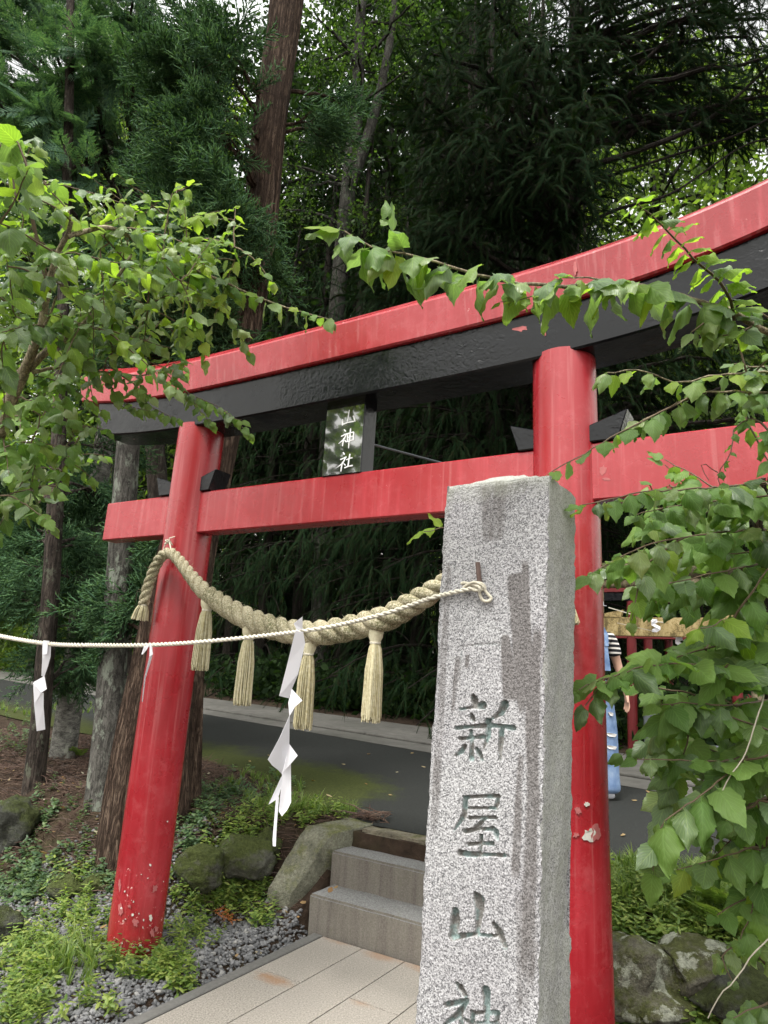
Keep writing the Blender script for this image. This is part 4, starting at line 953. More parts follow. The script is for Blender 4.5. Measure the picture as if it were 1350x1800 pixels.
# folded paper streamers on the thin rope
def cord_at(x): 
    pr = (CC - CO); zc = pr @ FW; X = 675 + FPX * (pr @ RT) / zc; j = int(np.argmin(abs(X - x))); return zc[j]
def streamer(xc, facets, label):
    d0 = cord_at(xc); mb = MB(); import bmesh
    for pts in facets:
        A = [px(x, y, d0 + dz) for x, y, dz in pts]; mb.add(A, [tuple(range(len(A)))])
    o = obj('paper_streamer', mb, MAT['paper'])
    md = o.modifiers.new('thickness', 'SOLIDIFY'); md.thickness = .0007
    bm = bmesh.new(); bm.from_mesh(o.data); bmesh.ops.triangulate(bm, faces=bm.faces); bm.to_mesh(o.data); bm.free()
    return tag(o, label, 'paper streamer', 'folded white paper streamers on the thin rope')
f5 = lambda L: [(460 + x / 4.182, 1070 + y / 4.182, z) for x, y, z in L]
streamer(525, [f5([(300, 58, -.02), (235, 108, -.012), (258, 158, -.012), (300, 152, -.012)]), f5([(248, 160, -.014), (305, 172, -.014), (320, 255, -.01), (268, 480, .0), (128, 640, .01), (190, 400, .0)]), f5([(268, 480, .0), (222, 590, .01), (200, 658, .015), (128, 640, .01)]),
               f5([(222, 590, .006), (300, 675, -.02), (245, 722, -.01), (205, 790, .0), (196, 690, .008)]), f5([(206, 780, .0), (202, 990, .005), (160, 1170, .0), (130, 950, -.02)]), f5([(130, 950, -.02), (160, 1170, .0), (145, 1212, .002), (120, 1185, -.006), (75, 1150, -.016), (45, 1108, -.022)]),
               f5([(196, 985, .008), (265, 1080, -.02), (148, 1218, .004)]), f5([(215, 1130, .012), (217, 1420, -.006), (188, 1480, -.014), (150, 1525, -.01), (126, 1490, .0), (146, 1290, .008), (150, 1215, .01)]),
               f5([(146, 1232, .002), (150, 1290, .0), (120, 1395, -.014), (50, 1440, -.03)]), f5([(127, 1385, .004), (105, 1392, .006), (88, 1600, .0), (80, 1700, -.006), (82, 1745, -.01), (103, 1748, -.012), (110, 1600, -.004)])],
         'longest twisted white paper streamer hanging in front of the straw tassel')
f3 = lambda L: [(x / 4.5, 1050 + y / 4.5, z) for x, y, z in L]
streamer(80, [f3([(335, 352, -.012), (405, 362, -.016), (400, 470, -.014), (375, 560, -.01), (350, 630, .0), (328, 620, .0), (335, 480, -.012)]), f3([(345, 340, -.01), (392, 345, -.022), (380, 375, -.02), (372, 450, -.026), (340, 452, -.024)]), f3([(352, 622, .0), (370, 725, -.01), (325, 755, -.03), (262, 680, -.03), (270, 668, -.02)]),
              f3([(262, 680, -.03), (325, 755, -.028), (345, 755, -.02), (345, 860, -.018), (358, 1045, -.01), (290, 1058, -.03), (270, 850, -.034)])], 'white paper streamer at far left hanging before the thin trunks')
streamer(262, [f3([(1120, 450, -.012), (1140, 385, -.02), (1185, 372, -.016), (1160, 415, -.02), (1130, 452, -.02)]), f3([(1185, 372, -.016), (1205, 392, -.02), (1208, 450, -.02), (1185, 530, -.01), (1150, 640, .0), (1128, 825, .01), (1122, 828, .0), (1140, 640, -.02), (1182, 470, -.03)])],
         'narrow white paper streamer seen edge-on against the left red pillar')
# ---END-P2---
# ================================================================== trees
def bark_tube(P, R, n=20, flute=.06, k=9, seed=0):
    r = np.random.default_rng(seed); ph = r.uniform(0, 6, 4); mb = MB(); P = np.asarray(P, float)
    sg = np.concatenate([[0], np.cumsum(np.linalg.norm(np.diff(P, axis=0), axis=1))]); m = max(12, int(sg[-1] / .22))
    q = np.linspace(0, sg[-1] * .9999, m); C_ = smooth_curve(P, sg, q); R_ = np.interp(q, sg, R)
    mb.tube(C_, R_, n, jag=lambda i, an: 1 + flute * np.sin(an * k + ph[0] + q[i] * .8) * (.6 + .4 * np.sin(q[i] * 1.7 + ph[3])) + flute * .6 * np.sin(an * 3 + ph[1] + q[i] * .5) + flute * .4 * np.sin(an * (2 * k + 3) + ph[2] - q[i] * .6))
    return mb, C_, R_
def limb_to(a, b, sag=.12, n=7, seed=0):
    r = np.random.default_rng(seed); d = b - a; L = np.linalg.norm(d); k = np.linspace(0, 1, n)[:, None]
    w = np.cumsum(r.normal(0, .025 * L, (n, 3)), 0); w -= k * w[-1]
    return a + d * k + Z * (sag * L * np.sin(k * math.pi)) + w
def cluster_tree(name, label, cat, trunk, radii, bark, clusters, tpls, fmat, size, group=None, out=.6, droop=.35, flat=.5, limb_r=.03, n=20, flute=.06, seed=0, spread=1.0, conn=True, kflute=9, up_start=.25, roll=1.2, crown_name='crown'):
    """a tree with a real trunk, limbs reaching to its foliage clusters and sprays around them"""
    r = np.random.default_rng(seed); trunk = np.asarray(trunk, float)
    root = thing(name, label, cat, trunk[0], group)
    mb, C_, R_ = bark_tube(trunk, radii, n, flute, kflute, seed); shade(obj('trunk', mb, bark, root), 80)
    if not clusters: return root
    br = MB(); tb = TB(); Ts = []; Ds = []; Sc = []
    for ci, (P, rad, cnt) in enumerate(clusters):
        P = np.asarray(P, float); hd = np.linalg.norm((C_ - P)[:, :2], axis=1)
        j = int(np.argmin(np.abs(C_[:, 2] - (P[2] - up_start * hd)) + .3 * hd)); a = C_[j]
        path = limb_to(a, P, .06, 8, seed * 97 + ci); L = np.linalg.norm(P - a); r0 = min(R_[j] * .6, limb_r * (.6 + L * .25))
        if conn: br = MB()
        br.tube(path, np.linspace(r0, r0 * .3, 8), 6)
        od = P - a; od[2] = 0; od = od / (np.linalg.norm(od) + 1e-6)
        o = r.normal(0, 1, (cnt, 3)); o /= np.linalg.norm(o, axis=1)[:, None]; o *= (r.uniform(0, 1, cnt) ** .45)[:, None]
        pos = P + o * np.array([rad, rad, rad * flat])
        d = o * np.array([1, 1, .5]) * .9 + od * out + r.normal(0, .3, (cnt, 3)) - Z * droop
        Ts.append(pos - d / np.linalg.norm(d, axis=1)[:, None] * size * .3); Ds.append(d); Sc.append(size * r.uniform(.7, 1.25, cnt))
        if conn:
            for q in range(0, cnt, 2):
                e = path[r.integers(4, 8)]; br.tube([e, (e + Ts[-1][q]) / 2 - Z * .02, Ts[-1][q]], [.006, .004, .003], 3, cap=False)
            obj('limb', br, bark, root)
    Ts = np.concatenate(Ts); Ds = np.concatenate(Ds); Sc = np.concatenate(Sc); Ms = frames(Ds, r.uniform(-roll, roll, len(Ds)))
    k = r.integers(0, len(tpls), len(Ts))
    for q, tp in enumerate(tpls):
        s_ = k == q
        if s_.any(): tb.inst(tp, Ms[s_], Ts[s_], Sc[s_])
    if not conn: obj('limbs', br, bark, root, kind='stuff')
    obj(crown_name, tb, fmat, root, kind='stuff')
    return root
def region(poly, nums, dep, rad, cnt, seed):
    """random cluster centres whose picture position falls into a polygon of the photograph"""
    r = np.random.default_rng(seed); poly = np.array(poly, float); lo, hi = poly.min(0), poly.max(0); out = []; pts = []
    tries = 0
    while len(out) < nums and tries < 9000:
        tries += 1; p = r.uniform(lo, hi); ins = False; j = len(poly) - 1
        for i in range(len(poly)):
            if (poly[i][1] > p[1]) != (poly[j][1] > p[1]) and p[0] < (poly[j][0] - poly[i][0]) * (p[1] - poly[i][1]) / (poly[j][1] - poly[i][1]) + poly[i][0]: ins = not ins
            j = i
        if ins and all(np.hypot(*(p - q)) > .5 * math.sqrt((hi[0] - lo[0]) * (hi[1] - lo[1]) / nums) for q in pts[-60:]):
            pts.append(p); out.append((aty(p[0], p[1], r.uniform(*dep)), rad * r.uniform(.7, 1.3), int(cnt * r.uniform(.7, 1.3))))
    return out

# the great cedar behind the left pillar
pth = [(268, 1455), (276, 1320), (290, 1200), (322, 1000), (374, 800), (426, 575), (456, 400), (475, 220), (505, 0), (530, -300), (560, -700)]
b0 = CO + ray(270, 1440) * (((PL + N * .70 - CO) @ N) / (ray(270, 1440) @ N))
TR = [aty(x, y, b0[1] + .03 * i) for i, (x, y) in enumerate(pth)]
TR[0] = TR[0] - Z * .45
rad = [.345, .275, .24, .20, .172, .142, .135, .138, .15, .14, .12]
HIGH = [(TR[-2] + np.array([rng.uniform(-2.6, 2.6), rng.uniform(-2.2, 3.2), rng.uniform(-1.2, 3.5)]), .6, 40) for _ in range(40)]
HIGH = [h for h in HIGH if h[0][2] > 1.4 + 1.30 * h[0][1] + .3]
B1 = HIGH + region([(270, 20), (420, 0), (450, 120), (400, 250), (420, 420), (360, 440), (300, 330), (250, 180)], 15, (4.3, 4.9), .24, 22, 1) + region([(300, 330), (470, 330), (480, 560), (400, 600), (240, 600), (230, 500)], 13, (4.4, 5.0), .24, 20, 2) \
   + region([(230, 560), (440, 560), (430, 640), (200, 640)], 8, (4.9, 5.6), .26, 22, 3) + region([(530, 120), (600, 150), (590, 240), (520, 230)], 3, (5.0, 5.4), .2, 12, 4) + region([(215, 950), (300, 930), (310, 1120), (200, 1120)], 8, (5.2, 5.6), .2, 20, 6)
cluster_tree('cedar_tree', 'tall leaning cedar with furrowed reddish bark rising behind the left pillar', 'tree', TR, rad, MAT['bark1'], B1, SPRIG, MAT['needle1'], .42, None, .5, .1, .8, .03, 64, .085, 1, kflute=13)
# lichen trunk, smooth trunk and thin cedar left of it
P0 = onz(188, 1385, .5); Yq = P0[1]
cluster_tree('lichen_tree', 'slim tree whose grey trunk is blotched with pale green lichen, left of the big cedar', 'tree', [P0 - Z * .5] + [aty(x, y, Yq) for x, y in [(192, 1300), (198, 1180), (208, 1050), (218, 900), (226, 780), (236, 640), (242, 520)]],
             [.13, .112, .10, .098, .095, .09, .07, .03], MAT['bark2'], region([(150, 500), (300, 480), (300, 620), (140, 700)], 6, (6.0, 6.8), .4, 26, 7) , SPRIG_LO, MAT['needle1'], .42, None, .5, .3, .7, .03, 28, .04, 2)
P0 = onz(112, 1325, .5); Yq = P0[1]
cluster_tree('smooth_tree', 'straight smooth pale grey trunk beside the mossy verge of the road', 'tree', [P0 - Z * .5] + [aty(x, y, Yq) for x, y in [(120, 1260), (131, 1180), (146, 1060), (164, 920), (180, 800), (200, 640), (212, 520)]],
             [.125, .118, .115, .11, .105, .10, .07, .03], MAT['bark3'], region([(60, 480), (260, 420), (240, 640), (60, 700)], 6, (7.4, 8.4), .5, 30, 8), QCL, MAT['decid'], .32, None, .4, .1, .7, .03, 24, .015, 3)
P0 = onz(66, 1360, .5); Yq = P0[1]
cluster_tree('thin_cedar', 'thin dark cedar with low hanging sprays at the far left', 'tree', [P0 - Z * .5] + [aty(x, y, Yq) for x, y in [(70, 1280), (77, 1180), (88, 1050), (97, 880), (104, 740), (112, 500), (120, 250), (124, 0), (126, -300)]],
             [.085, .075, .072, .07, .066, .06, .05, .045, .04, .02], MAT['bark4'],
             region([(0, 800), (200, 780), (190, 960), (120, 1080), (0, 1060)], 24, (5.9, 6.9), .34, 24, 9) + region([(60, 1080), (150, 1080), (170, 1230), (70, 1230)], 7, (5.9, 6.6), .18, 15, 10), SPRIG, MAT['needle1'], .36, None, .6, .35, .5, .02, 18, .05, 4)
# cypress boughs in the upper left
P0 = W(-3.5, 3.0, 0); P0[2] = gz(P0); 
cyp = [P0 - Z * .2] + [aty(x, y, 8.2) for x, y in [(212, 900), (228, 600), (240, 300), (246, 100), (250, -100), (252, -400)]]
cyp[0] = aty(205, 1330, 8.2); cyp[0][2] = gz(cyp[0]) - .15
cluster_tree('cypress_tree', 'cypress with flat blue-green sprays and bare brown limbs filling the upper left corner', 'tree', cyp, [.16, .13, .12, .10, .09, .08, .05], MAT['bark4'],
             region([(-60, -40), (250, -40), (260, 120), (180, 300), (-60, 330)], 40, (5.6, 7.6), .40, 23, 11) + region([(-60, 300), (220, 330), (260, 480), (120, 520), (-60, 480)], 12, (6.5, 8), .40, 22, 12) , FLAT, MAT['needle2'], .44, None, .7, .15, .45, .035, 16, .05, 5)
cyb = cluster_tree('bare_limbed_tree', 'dark forked tree with bare twiggy limbs at the upper left', 'tree', [aty(300, 1300, 9.6)] + [aty(x, y, 9.6) for x, y in [(280, 900), (255, 600), (215, 400), (180, 200), (150, 0), (130, -300)]], [.16, .14, .13, .11, .09, .07, .04], MAT['bark4'],
             region([(60, 180), (330, 120), (380, 420), (60, 440)], 16, (9, 10.5), .5, 12, 13), QCL, MAT['decid'], .34, None, .4, .2, .7, .05, 16, .05, 6)

# pale forked tree and dark trunks across the road
def far_pt(s, extra): 
    t = 14.7 + (s + 40) * (3.86 - 14.7) / 52 + extra; P = W(s, t); P[2] = gz(P); return P
P0 = aty(560, 1225, 15.6); P0[2] = gz(P0)
f = cluster_tree('pale_tree', 'pale grey forked tree between the dark cedars, sky showing behind it', 'tree', [P0 - Z * .2] + [aty(x, y, 15.6) for x, y in [(572, 900), (588, 600), (612, 330), (628, 180), (632, 60), (640, -60), (645, -260)]], [.25, .23, .21, .2, .175, .15, .12, .07], MAT['bark5'],
             region([(540, -30), (760, -30), (730, 180), (600, 120), (560, 150)], 16, (14, 16.5), .7, 18, 14) + region([(480, 240), (700, 260), (700, 420), (480, 420)], 8, (15, 16.5), .7, 20, 15), QCL, MAT['decid_m'], .34, None, .4, .2, .7, .06, 20, .04, 7)
mb, *_ = bark_tube([aty(x, y, 15.6) for x, y in [(606, 350), (640, 260), (668, 160), (690, 40), (700, -100)]], [.16, .15, .125, .1, .06], 16, .04, 7, 3); obj('trunk_fork', mb, MAT['bark5'], f)

# ---- dark drooping cedars lining the far side of the road: three grown forms, copied
def cedar_proto(name, label, group, H, r0, seed, lo=.6, width=2.2, per=12, tpls=PLUME, fmat='needle3', bark='bark6', size=.66, limbs=3, step=.33):
    r = np.random.default_rng(seed); root = thing(name, label, 'tree', (0, 0, 0), group)
    P = np.array([[.12 * math.sin(z * .35 + seed), .10 * math.cos(z * .27 + seed), z] for z in np.linspace(-.3, H, 14)]); P[:, :2] -= P[1, :2]
    mb, C_, R_ = bark_tube(P, np.linspace(r0, r0 * .12, 14), 14, .06, 7, seed); obj('trunk', mb, MAT[bark], root)
    br = MB(); T_ = []; D_ = []; S_ = []; z = lo; a = r.uniform(0, 6)
    while z < H - .2:
        f = (z - lo) / (H - lo); L = width * (1 - f) ** .75 * r.uniform(.75, 1.2) + .25; k = np.linspace(0, 1, 7)[:, None]
        for q in range(limbs):
            a += 2.4 + r.uniform(-.3, .3); d = np.array([math.cos(a), math.sin(a), 0]); b = np.array([np.interp(z, P[:, 2], P[:, 0]), np.interp(z, P[:, 2], P[:, 1]), z + r.uniform(-.15, .15)])
            path = b + d * L * k + Z * (L * (.28 * k - .45 * k * k)); br.tube(path, np.linspace(.028, .006, 7) * (1.3 - f), 5, cap=False)
            m = max(4, int(per * L / width)); x = r.uniform(.15, 1.0, m); pp = b + d * L * x[:, None] + Z * (L * (.28 * x - .45 * x * x))[:, None]
            sd = np.array([-d[1], d[0], 0]); pp = pp + sd * r.normal(0, .16, (m, 1)) * L * .6
            T_.append(pp); D_.append(d * .7 + sd * r.normal(0, .8, (m, 1)) - Z * r.uniform(-.1, .5, (m, 1))); S_.append(size * r.uniform(.6, 1.2, m) * (.55 + .45 * (1 - f)))
        z += step * r.uniform(.7, 1.3)
    T_ = np.concatenate(T_); D_ = np.concatenate(D_); S_ = np.concatenate(S_); Ms = frames(D_, r.uniform(-.5, .5, len(D_))); tb = TB(); kk = r.integers(0, len(tpls), len(T_))
    for q, tp in enumerate(tpls): tb.inst(tp, Ms[kk == q], T_[kk == q], S_[kk == q])
    obj('limbs', br, MAT[bark], root, kind='stuff'); obj('crown', tb, MAT[fmat], root, kind='stuff'); return root
def copy_tree(src, label=None):
    c = src.copy(); COL.objects.link(c)
    if label: c['label'] = label
    for ch in src.children:
        d = ch.copy(); d.parent = c; d.matrix_parent_inverse = ch.matrix_parent_inverse; COL.objects.link(d)
    return c
def plant_all(protos, spots):
    used = set()
    for i, (x, Y, k, sc, rz) in enumerate(spots):
        o = protos[k] if k not in used else copy_tree(protos[k]); used.add(k)
        P = aty(x, 1200, Y + (1.1 if protos is cp_ else 0)); P[2] = gz(P); place_root(o, P, rz, sc)
GD = 'dark cedars across the road'
LBD = 'dark drooping cedar in the wall of trees across the road'
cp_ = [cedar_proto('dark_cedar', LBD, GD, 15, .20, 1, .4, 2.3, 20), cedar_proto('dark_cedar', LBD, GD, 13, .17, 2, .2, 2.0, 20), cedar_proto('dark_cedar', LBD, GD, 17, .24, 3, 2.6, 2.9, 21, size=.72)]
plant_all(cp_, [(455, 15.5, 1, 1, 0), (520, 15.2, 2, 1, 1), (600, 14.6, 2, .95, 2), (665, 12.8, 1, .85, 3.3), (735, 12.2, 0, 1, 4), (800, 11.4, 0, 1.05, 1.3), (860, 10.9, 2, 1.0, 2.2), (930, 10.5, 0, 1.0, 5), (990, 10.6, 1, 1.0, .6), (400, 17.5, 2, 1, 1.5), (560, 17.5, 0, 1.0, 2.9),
                (690, 15.5, 2, 1.05, .4), (780, 14.5, 2, 1.1, 4.4), (880, 13.6, 0, 1.1, 3.7), (960, 13, 2, 1.1, 3.1), (1060, 12.0, 1, .62, 1.9), (1130, 13.5, 1, .6, 2.5), (470, 19.5, 0, 1, 5.1), (640, 19, 0, 1.1, 1.1), (1040, 15, 0, .9, 1.0), (340, 19.5, 2, 1.05, .9), (1240, 12.5, 1, .55, .2), (1330, 11.5, 1, .55, 4.2)])
# ---- bright broadleaved trees farther back: two grown forms, copied
def decid_proto(name, label, group, H, r0, seed, ncl, crown_r, base, fmat, size=.42, per=26):
    r = np.random.default_rng(seed); cl = []
    for i in range(ncl):
        a = r.uniform(0, 6.28); h = r.uniform(base, H); f = (h - base) / (H - base); R_ = crown_r * (math.sin(math.pi * (.12 + .85 * f)) ** .6) * math.sqrt(r.uniform(.05, 1)); cl.append((np.array([math.cos(a) * R_, math.sin(a) * R_, h]), crown_r * .30, int(per * r.uniform(.7, 1.3))))
    tr = [(0, 0, -.3), (.05, .03, H * .2), (-.06, .1, H * .45), (.1, .05, H * .7), (.05, 0, H * .92)]
    return cluster_tree(name, label, 'tree', tr, [r0, r0 * .85, r0 * .7, r0 * .4, r0 * .1], MAT['bark5'], cl, QCL, MAT[fmat], size, group, .4, .15, .7, .05, 12, .04, seed, conn=False)
GB = 'bright broadleaved trees beyond the road'; LBB = 'bright green broadleaved tree in the sunlit wood far beyond the road'
dp = [decid_proto('broadleaf_tree', LBB, GB, 11, .16, 21, 70, 2.6, 1.2, 'decid'), decid_proto('broadleaf_tree', LBB, GB, 14, .2, 22, 80, 3.2, 2.5, 'decid', .46)]
sp = [(20, 30, 0, 1, 0), (-60, 26, 1, 1, 1), (90, 34, 0, 1.1, 2), (160, 30, 1, 1.0, 3), (240, 28, 0, 1.1, 4), (310, 33, 1, 1.1, 5), (380, 27, 0, 1.2, .5), (1080, 19, 1, .95, 1.5), (1170, 18, 0, 1.05, 2.5), (1250, 17, 1, .9, 3.5), (1340, 16, 0, 1, 4.5), (1430, 17, 1, 1, 5.5), (1120, 25, 1, 1.15, .7), (1230, 24, 1, 1.15, 1.7), (1360, 24, 1, 1.1, 2.7),
      (600, 24, 1, 1.2, 1.2), (700, 25, 1, 1.2, 3.2), (500, 26, 1, 1.2, 2.1), (820, 22, 1, 1.2, .2), (950, 21, 1, 1.2, .9), (1050, 30, 0, 1.4, 4), (1500, 20, 1, 1.2, 0), (-160, 24, 1, 1.2, 3), (-120, 36, 1, 1.2, 3), (1190, 19, 1, 1.5, 1.3), (1320, 20, 1, 1.5, 3.0), (700, 22, 1, 1.6, 4.0), (620, 21, 1, 1.5, 5.0), (780, 24, 1, 1.7, .6), (340, 22, 1, 1.5, 1.9), (180, 20, 1, 1.4, 2.9), (60, 22, 1, 1.5, 4.9)]
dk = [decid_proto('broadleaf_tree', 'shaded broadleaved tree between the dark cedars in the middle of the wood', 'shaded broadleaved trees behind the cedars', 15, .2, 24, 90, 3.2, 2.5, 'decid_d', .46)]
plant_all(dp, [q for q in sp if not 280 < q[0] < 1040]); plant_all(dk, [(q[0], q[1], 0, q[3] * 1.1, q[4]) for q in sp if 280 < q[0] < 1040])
# far wood that closes every low gap: one mass
r = np.random.default_rng(77); tb = TB(); m = 9000
ang = r.uniform(-.95, .95, m); dist = r.uniform(34, 46, m); Pz = r.uniform(-.5, 9, m) * r.uniform(.35, 1, m)
T_ = np.stack([np.sin(ang) * dist, np.cos(ang) * dist, Pz + 1.6], 1); tb.inst(QCL[0], frames(r.normal(0, 1, (m, 3))), T_, r.uniform(.9, 1.6, m)); obj('far_wood', tb, MAT['decid'], kind='stuff')
# low undergrowth in the shade-toned leaf colour along the far edge of the road
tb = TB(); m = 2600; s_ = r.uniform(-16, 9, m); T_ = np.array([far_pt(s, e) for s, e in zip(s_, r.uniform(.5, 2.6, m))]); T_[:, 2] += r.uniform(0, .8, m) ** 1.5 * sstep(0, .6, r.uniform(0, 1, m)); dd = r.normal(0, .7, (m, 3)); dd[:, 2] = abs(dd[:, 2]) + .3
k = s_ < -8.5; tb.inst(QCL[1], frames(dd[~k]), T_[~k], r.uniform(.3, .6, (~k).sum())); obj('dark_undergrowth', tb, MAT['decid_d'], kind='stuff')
tb = TB(); m2 = 2600; s2_ = r.uniform(-34, -12.5, m2); T2 = np.array([far_pt(s, e) for s, e in zip(s2_, r.uniform(.1, 4, m2))]); T2[:, 2] += r.uniform(0, 1.2, m2) ** 1.5; dd = r.normal(0, .7, (m2, 3)); dd[:, 2] = abs(dd[:, 2]) + .3; tb.inst(QCL[1], frames(dd), T2, r.uniform(.3, .6, m2)); obj('bright_undergrowth', tb, MAT['decid'], kind='stuff')
# the big dark cedar at the upper right with long rising limbs
P0 = aty(985, 1300, 9.6); P0[2] = gz(P0)
big = cluster_tree('spreading_cedar', 'big dark cedar with long rising limbs spread over the right half of the gate', 'tree', [P0 - Z * .2] + [aty(x, y, 9.6) for x, y in [(988, 900), (990, 600), (1000, 380), (1010, 200), (1015, 0), (1020, -300)]], [.26, .22, .2, .18, .15, .13, .06], MAT['bark6'],
             region([(800, 20), (1060, -20), (1060, 180), (1020, 380), (980, 420), (760, 420), (740, 120)], 46, (8.0, 9.6), .6, 46, 31) + region([(1050, -20), (1380, -60), (1380, 200), (1200, 300), (1060, 330)], 44, (8.6, 10.4), .55, 40, 32)
             + region([(660, 440), (900, 420), (860, 520), (650, 560)], 10, (8.6, 10), .6, 46, 33) + region([(1060, 560), (1350, 480), (1380, 800), (1060, 800)], 26, (8.6, 10.4), .6, 44, 34), PLUME_N, MAT['needle3'], .55, None, .6, .35, .5, .05, 20, .05, 9)
br = MB()
for pts, r0 in (([(1000, 300), (1060, 285), (1130, 262), (1220, 225), (1290, 175), (1370, 95)], .055), ([(1005, 250), (1060, 180), (1120, 120), (1180, 60), (1260, -40)], .05), ([(1010, 330), (1100, 300), (1200, 268), (1300, 235), (1400, 180)], .03), ([(990, 420), (1080, 370), (1180, 340), (1300, 260), (1370, 240)], .03)):
    P = np.array([aty(x, y, 9.4 - .12 * i) for i, (x, y) in enumerate(pts)]); sg = np.concatenate([[0], np.cumsum(np.linalg.norm(np.diff(P, axis=0), axis=1))]); br = MB(); br.tube(smooth_curve(P, sg, np.linspace(0, sg[-1] * .999, 24)), np.linspace(r0, r0 * .35, 24), 8); obj('limb', br, MAT['bark6'], big)
# ---END-P3---
# ================================================================== rocks and gravel
from mathutils import noise as mnoise
def rock(pos, size, seed, mat, label, squash=.7, rough=.35, sink=.25):
    import bmesh
    bm = bmesh.new(); bmesh.ops.create_icosphere(bm, subdivisions=5, radius=1); r = np.random.default_rng(seed); off = Vector(r.uniform(-50, 50, 3)); a = r.uniform(0, 6.28)
    planes = [(Vector(p).normalized(), r.uniform(.62, .9)) for p in r.normal(0, 1, (9, 3))]
    for v in bm.verts:
        p = v.co.copy(); d = 1.0
        for nrm, h in planes:
            q = p.dot(nrm)
            if q > 1e-4: d = min(d, h / q + .12 * max(0, 1 - q))
        d = d * (1 + rough * .5 * (mnoise.noise(p * 1.3 + off)) + rough * .28 * mnoise.noise(p * 3.1 + off) + rough * .14 * mnoise.noise(p * 7 + off) + rough * .06 * mnoise.noise(p * 17 + off))
        p = p * d; x, y = p.x * math.cos(a) - p.y * math.sin(a), p.x * math.sin(a) + p.y * math.cos(a)
        v.co = Vector(pos) + Vector((x * size[0], y * size[1], p.z * size[2] + size[2] * (squash - sink)))
    me = bpy.data.meshes.new('rock'); bm.to_mesh(me); bm.free(); o = shade(obj('rock', me, mat), 60); return tag(o, label, 'rock')
def gp(x, y, z=None):
    """point on the banked ground seen at a picture position"""
    d = ray(x, y); K = np.arange(.8, 40, .02); P = CO + d * K[:, None]; s, t = (P - PL) @ U, (P - PL) @ N
    b = P[:, 2] <= ground(s, t) + hump(s, t); return P[int(b.argmax())] if b.any() else P[-1]
for (x, y), sz, sd, mt, lb in [((428, 1535), (.20, .17, .16), 1, 'rock', 'large mossy rock just left of the sloped side stone'), ((352, 1545), (.17, .14, .13), 2, 'rock', 'rounded mossy rock right behind the foot of the left pillar'), ((5, 1480), (.20, .20, .22), 3, 'rockd', 'dark mossy boulder at the left edge below the thin trunks'),
                               ((0, 1650), (.10, .09, .10), 4, 'rockd', 'small dark rock at the lower left edge among weeds'), ((118, 1570), (.12, .09, .07), 5, 'rock', 'flat mossy stone half hidden by ground cover left of the pillar'), ((172, 1560), (.09, .08, .06), 6, 'rock', 'small mossy stone next to the left side of the pillar foot'), ((470, 1500), (.09, .09, .10), 8, 'rock', 'narrow stone wedged between the mossy rock and the side stone'),
                               ((1105, 1765), (.22, .18, .17), 9, 'rockl', 'big rock with white lichen patches right of the right pillar'), ((1225, 1720), (.17, .15, .11), 10, 'rockl', 'mossy rock with one white lichen patch under the right hand ferns'), ((1290, 1770), (.16, .15, .12), 11, 'rockd', 'dark rock at the lower right corner under vine leaves'), ((1165, 1790), (.14, .12, .09), 12, 'rockl', 'low lichened rock at the bottom edge right of the pillar')]:
    rock(gp(x, y), sz, sd, MAT[mt], lb)
import bmesh as _b
def ico_tpl(seed):
    bm = _b.new(); _b.ops.create_icosphere(bm, subdivisions=1, radius=1); r = np.random.default_rng(seed); V = np.array([v.co[:] for v in bm.verts]); V = V[:]; V *= r.uniform(.55, 1.15, (len(V), 1)); V *= [1.15, .9, .62]; F = np.array([[v.index for v in f.verts] for f in bm.faces]); bm.free(); return V, F
GR = [ico_tpl(k) for k in range(6)]
r = np.random.default_rng(5); tb = TB()
def gravel(m, s0, s1, t0, t1, keep):
    s_ = r.uniform(s0, s1, m); t_ = r.uniform(t0, t1, m); k = keep(s_, t_); s_, t_ = s_[k], t_[k]; m = len(s_)
    P = np.array([W(a, b, 0) for a, b in zip(s_, t_)]); P[:, 2] = ground(s_, t_) + hump(s_, t_) - .012 + r.uniform(-.002, .012, m)
    sc = r.gamma(9, .00115, m) + .0028; kk = r.integers(0, 6, m); d = r.normal(0, 1, (m, 3)); d[:, 2] *= .4
    for q in range(6): tb.inst(GR[q], frames(d[kk == q], r.uniform(-.6, .6, (kk == q).sum())), P[kk == q], sc[kk == q])
gravel(24000, -1.3, .565, -1.9, .80, lambda s, t: r.uniform(0, 1, len(s)) < np.clip(1.25 - .9 * np.clip(-s - .15 - .35 * np.sin(t * 5) * .3, 0, 3) - 1.4 * np.clip(t - .25 - .5 * np.clip(s, 0, 1), 0, 1), .10, 1))
gravel(3000, 1.66, 2.9, -1.9, .3, lambda s, t: r.uniform(0, 1, len(s)) < .5)
obj('gravel', tb, MAT['gravel'], kind='stuff')
# small stones collected at the foot of the steps
# ================================================================== needle litter, dead leaves, twigs
def on_ground(s_, t_, dz=0.0):
    P = PL + s_[:, None] * U + t_[:, None] * N; P[:, 2] = ground(s_, t_) + hump(s_, t_) - .012 + dz; return P
stick = (np.array([[0, -.02, 0], [0, .02, 0], [.5, .02, .05], [.5, -.02, .05], [1, 0, 0], [.5, 0, .09], [0, 0, .03]], float), np.array([(0, 1, 2), (0, 2, 3), (3, 2, 4), (1, 6, 5), (1, 5, 2), (2, 5, 4), (6, 0, 5), (0, 3, 5), (3, 4, 5)]))
r = np.random.default_rng(15); m = 22000
s_ = r.uniform(-5.5, .42, m); t_ = r.uniform(.25, 2.7, m); lim = np.interp(s_, *zip(*road_near)); k = (t_ < lim + .04) & (t_ > .25 + .5 * sstep(-.5, .4, s_)); s_, t_ = s_[k], t_[k]; m = len(s_)
